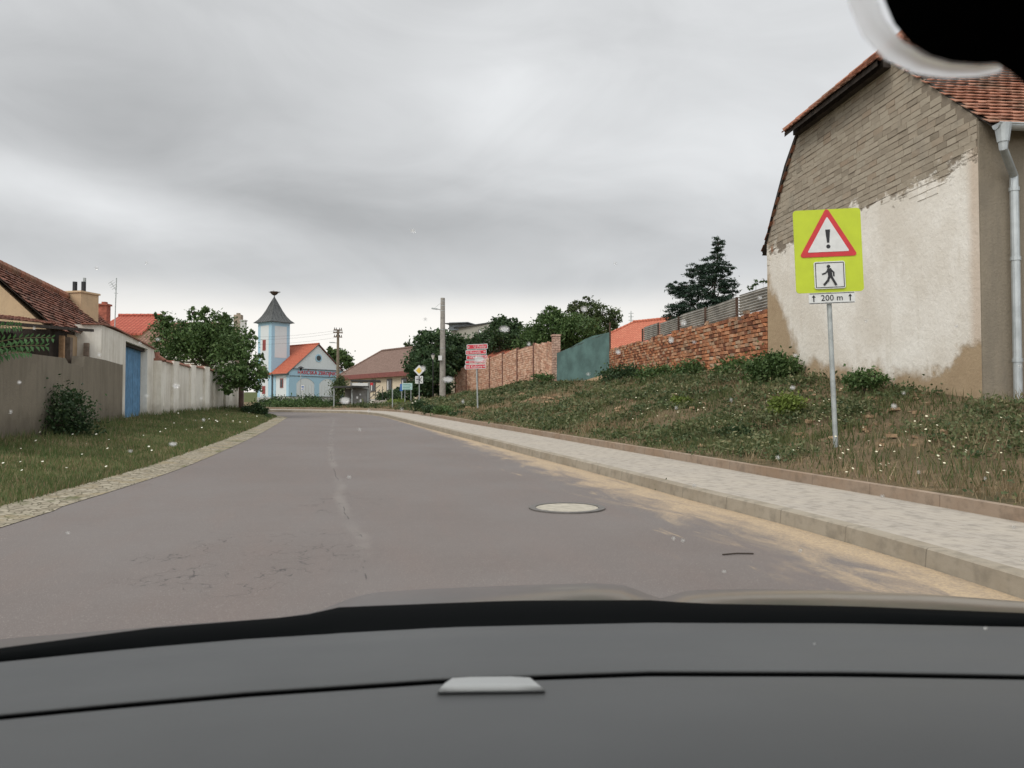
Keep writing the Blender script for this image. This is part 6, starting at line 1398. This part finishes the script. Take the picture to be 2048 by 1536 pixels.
bn = [[bpt(p, interp(p, L_bandtop) + 22, 1.18) for p in pb2], [bpt(p, interp(p, L_bon) * .55 + interp(p, L_bandtop) * .45 + 7, 1.38) for p in pb2], [bpt(p, interp(p, L_bon) + 4, 1.6) for p in pb2], [bpt(p, interp(p, L_bon), 1.85) for p in pb2], [bpt(p, interp(p, L_bon) + 1.0, 2.02) for p in pb2], [bpt(p, interp(p, L_bon) + 12, 2.15) for p in pb2], [bpt(p, interp(p, L_bon) + 60, 2.2) for p in pb2]]
MB().grid(bn).build('bonnet', car_paint(), car, smooth=True)
# wiper lying on the cowl
w0, w1 = P(640, 1246, 1.12), P(905, 1252, 1.08); MB().tube([w0, w0.lerp(w1, .5) + Vector((0, 0, .006)), w1], [.004, .007, .006], 6).build('wiper', M_black, car)
# roof lining, unseen above but shading the dashboard
MB().grid([[Vector((x, y, CAMZ + .26 - .06 * (y - .1) ** 2 - .05 * ((x - .25) / .7) ** 2)) for x in (-.55, -.3, 0, .25, .5, .8, 1.05)] for y in (-1.2, -.6, -.1, .12, .30)]).build('roof_lining', M_dash, car)
# rear-view mirror: black housing, its unlit look put into the colour, with a pale rim
mir = MB(); Ym = .30
ctl = [(1762, -60), (1768, 0), (1788, 48), (1822, 88), (1862, 112), (1905, 124), (1955, 128), (1992, 126), (2012, 138), (2030, 152), (2070, 190), (2140, 240), (2220, 200), (2240, -60), (2240, -200), (1800, -200)]
mir.prism([P(x, y, Ym) for x, y in ctl], (0, -.04, 0)); mir.build('mirror', plain('mirror_unlit_black', (.002, .002, .002), 1.0, spec=0.0), car)
mid_l = [(1718, -60), (1724, 0), (1748, 56), (1786, 100), (1838, 130), (1895, 142), (1955, 143), (2000, 137)]
rim = [P(x, y, Ym + .012) for x, y in mid_l]; mm, tm, bm_ = new_mat('clear_rim'); bm_.inputs['Base Color'].default_value = (.97, .96, .94, 1); bm_.inputs['Roughness'].default_value = .55; bm_.inputs['Transmission Weight'].default_value = .85; bm_.inputs['IOR'].default_value = 1.15; bm_.inputs['Alpha'].default_value = .75
MB().tube(rim, [.0052, .0048, .0046, .0042, .0034, .0026, .0020, .0014], 12).build('mirror_rim', mm, car, smooth=True)
# raindrops on the windscreen
mdr, tdr, bdr = new_mat('rain_water'); bdr.inputs['Base Color'].default_value = (.95, .95, .94, 1); bdr.inputs['Transmission Weight'].default_value = .75; bdr.inputs['Roughness'].default_value = .35; bdr.inputs['IOR'].default_value = 1.33
def drop(mb, px, py, rx, rz, Y):
    c = P(px, py, Y); k = Y / F
    mb.lathe(c - Vector((0, 0, rz * k)), [(rx * k * math.sin(math.pi * i / 6) + 1e-5, rz * k * (1 - math.cos(math.pi * i / 6))) for i in range(7)], 10, 1, .35)
dr_ = MB()
for px, py, rx, rz in ((690, 801, 10, 6), (958, 718, 11, 6), (896, 759, 11, 5), (846, 737, 5, 5), (1009, 658, 10, 5), (1342, 680, 5, 5), (1788, 812, 5, 4), (1585, 775, 5, 3), (1168, 618, 6, 5), (1236, 704, 5, 4), (352, 772, 7, 4), (346, 888, 8, 3), (1367, 645, 6, 5)):
    drop(dr_, px, py, rx, rz, .62 + .12 * max(0, (py - 600) / 300))
for _ in range(46):
    drop(dr_, rnd.uniform(0, 2048), rnd.gauss(900, 190), rnd.uniform(1.8, 4.2), rnd.uniform(1.5, 3.2), rnd.uniform(.62, .75))
o = dr_.build('raindrops', mdr, car, smooth=True); o['kind'] = 'stuff'
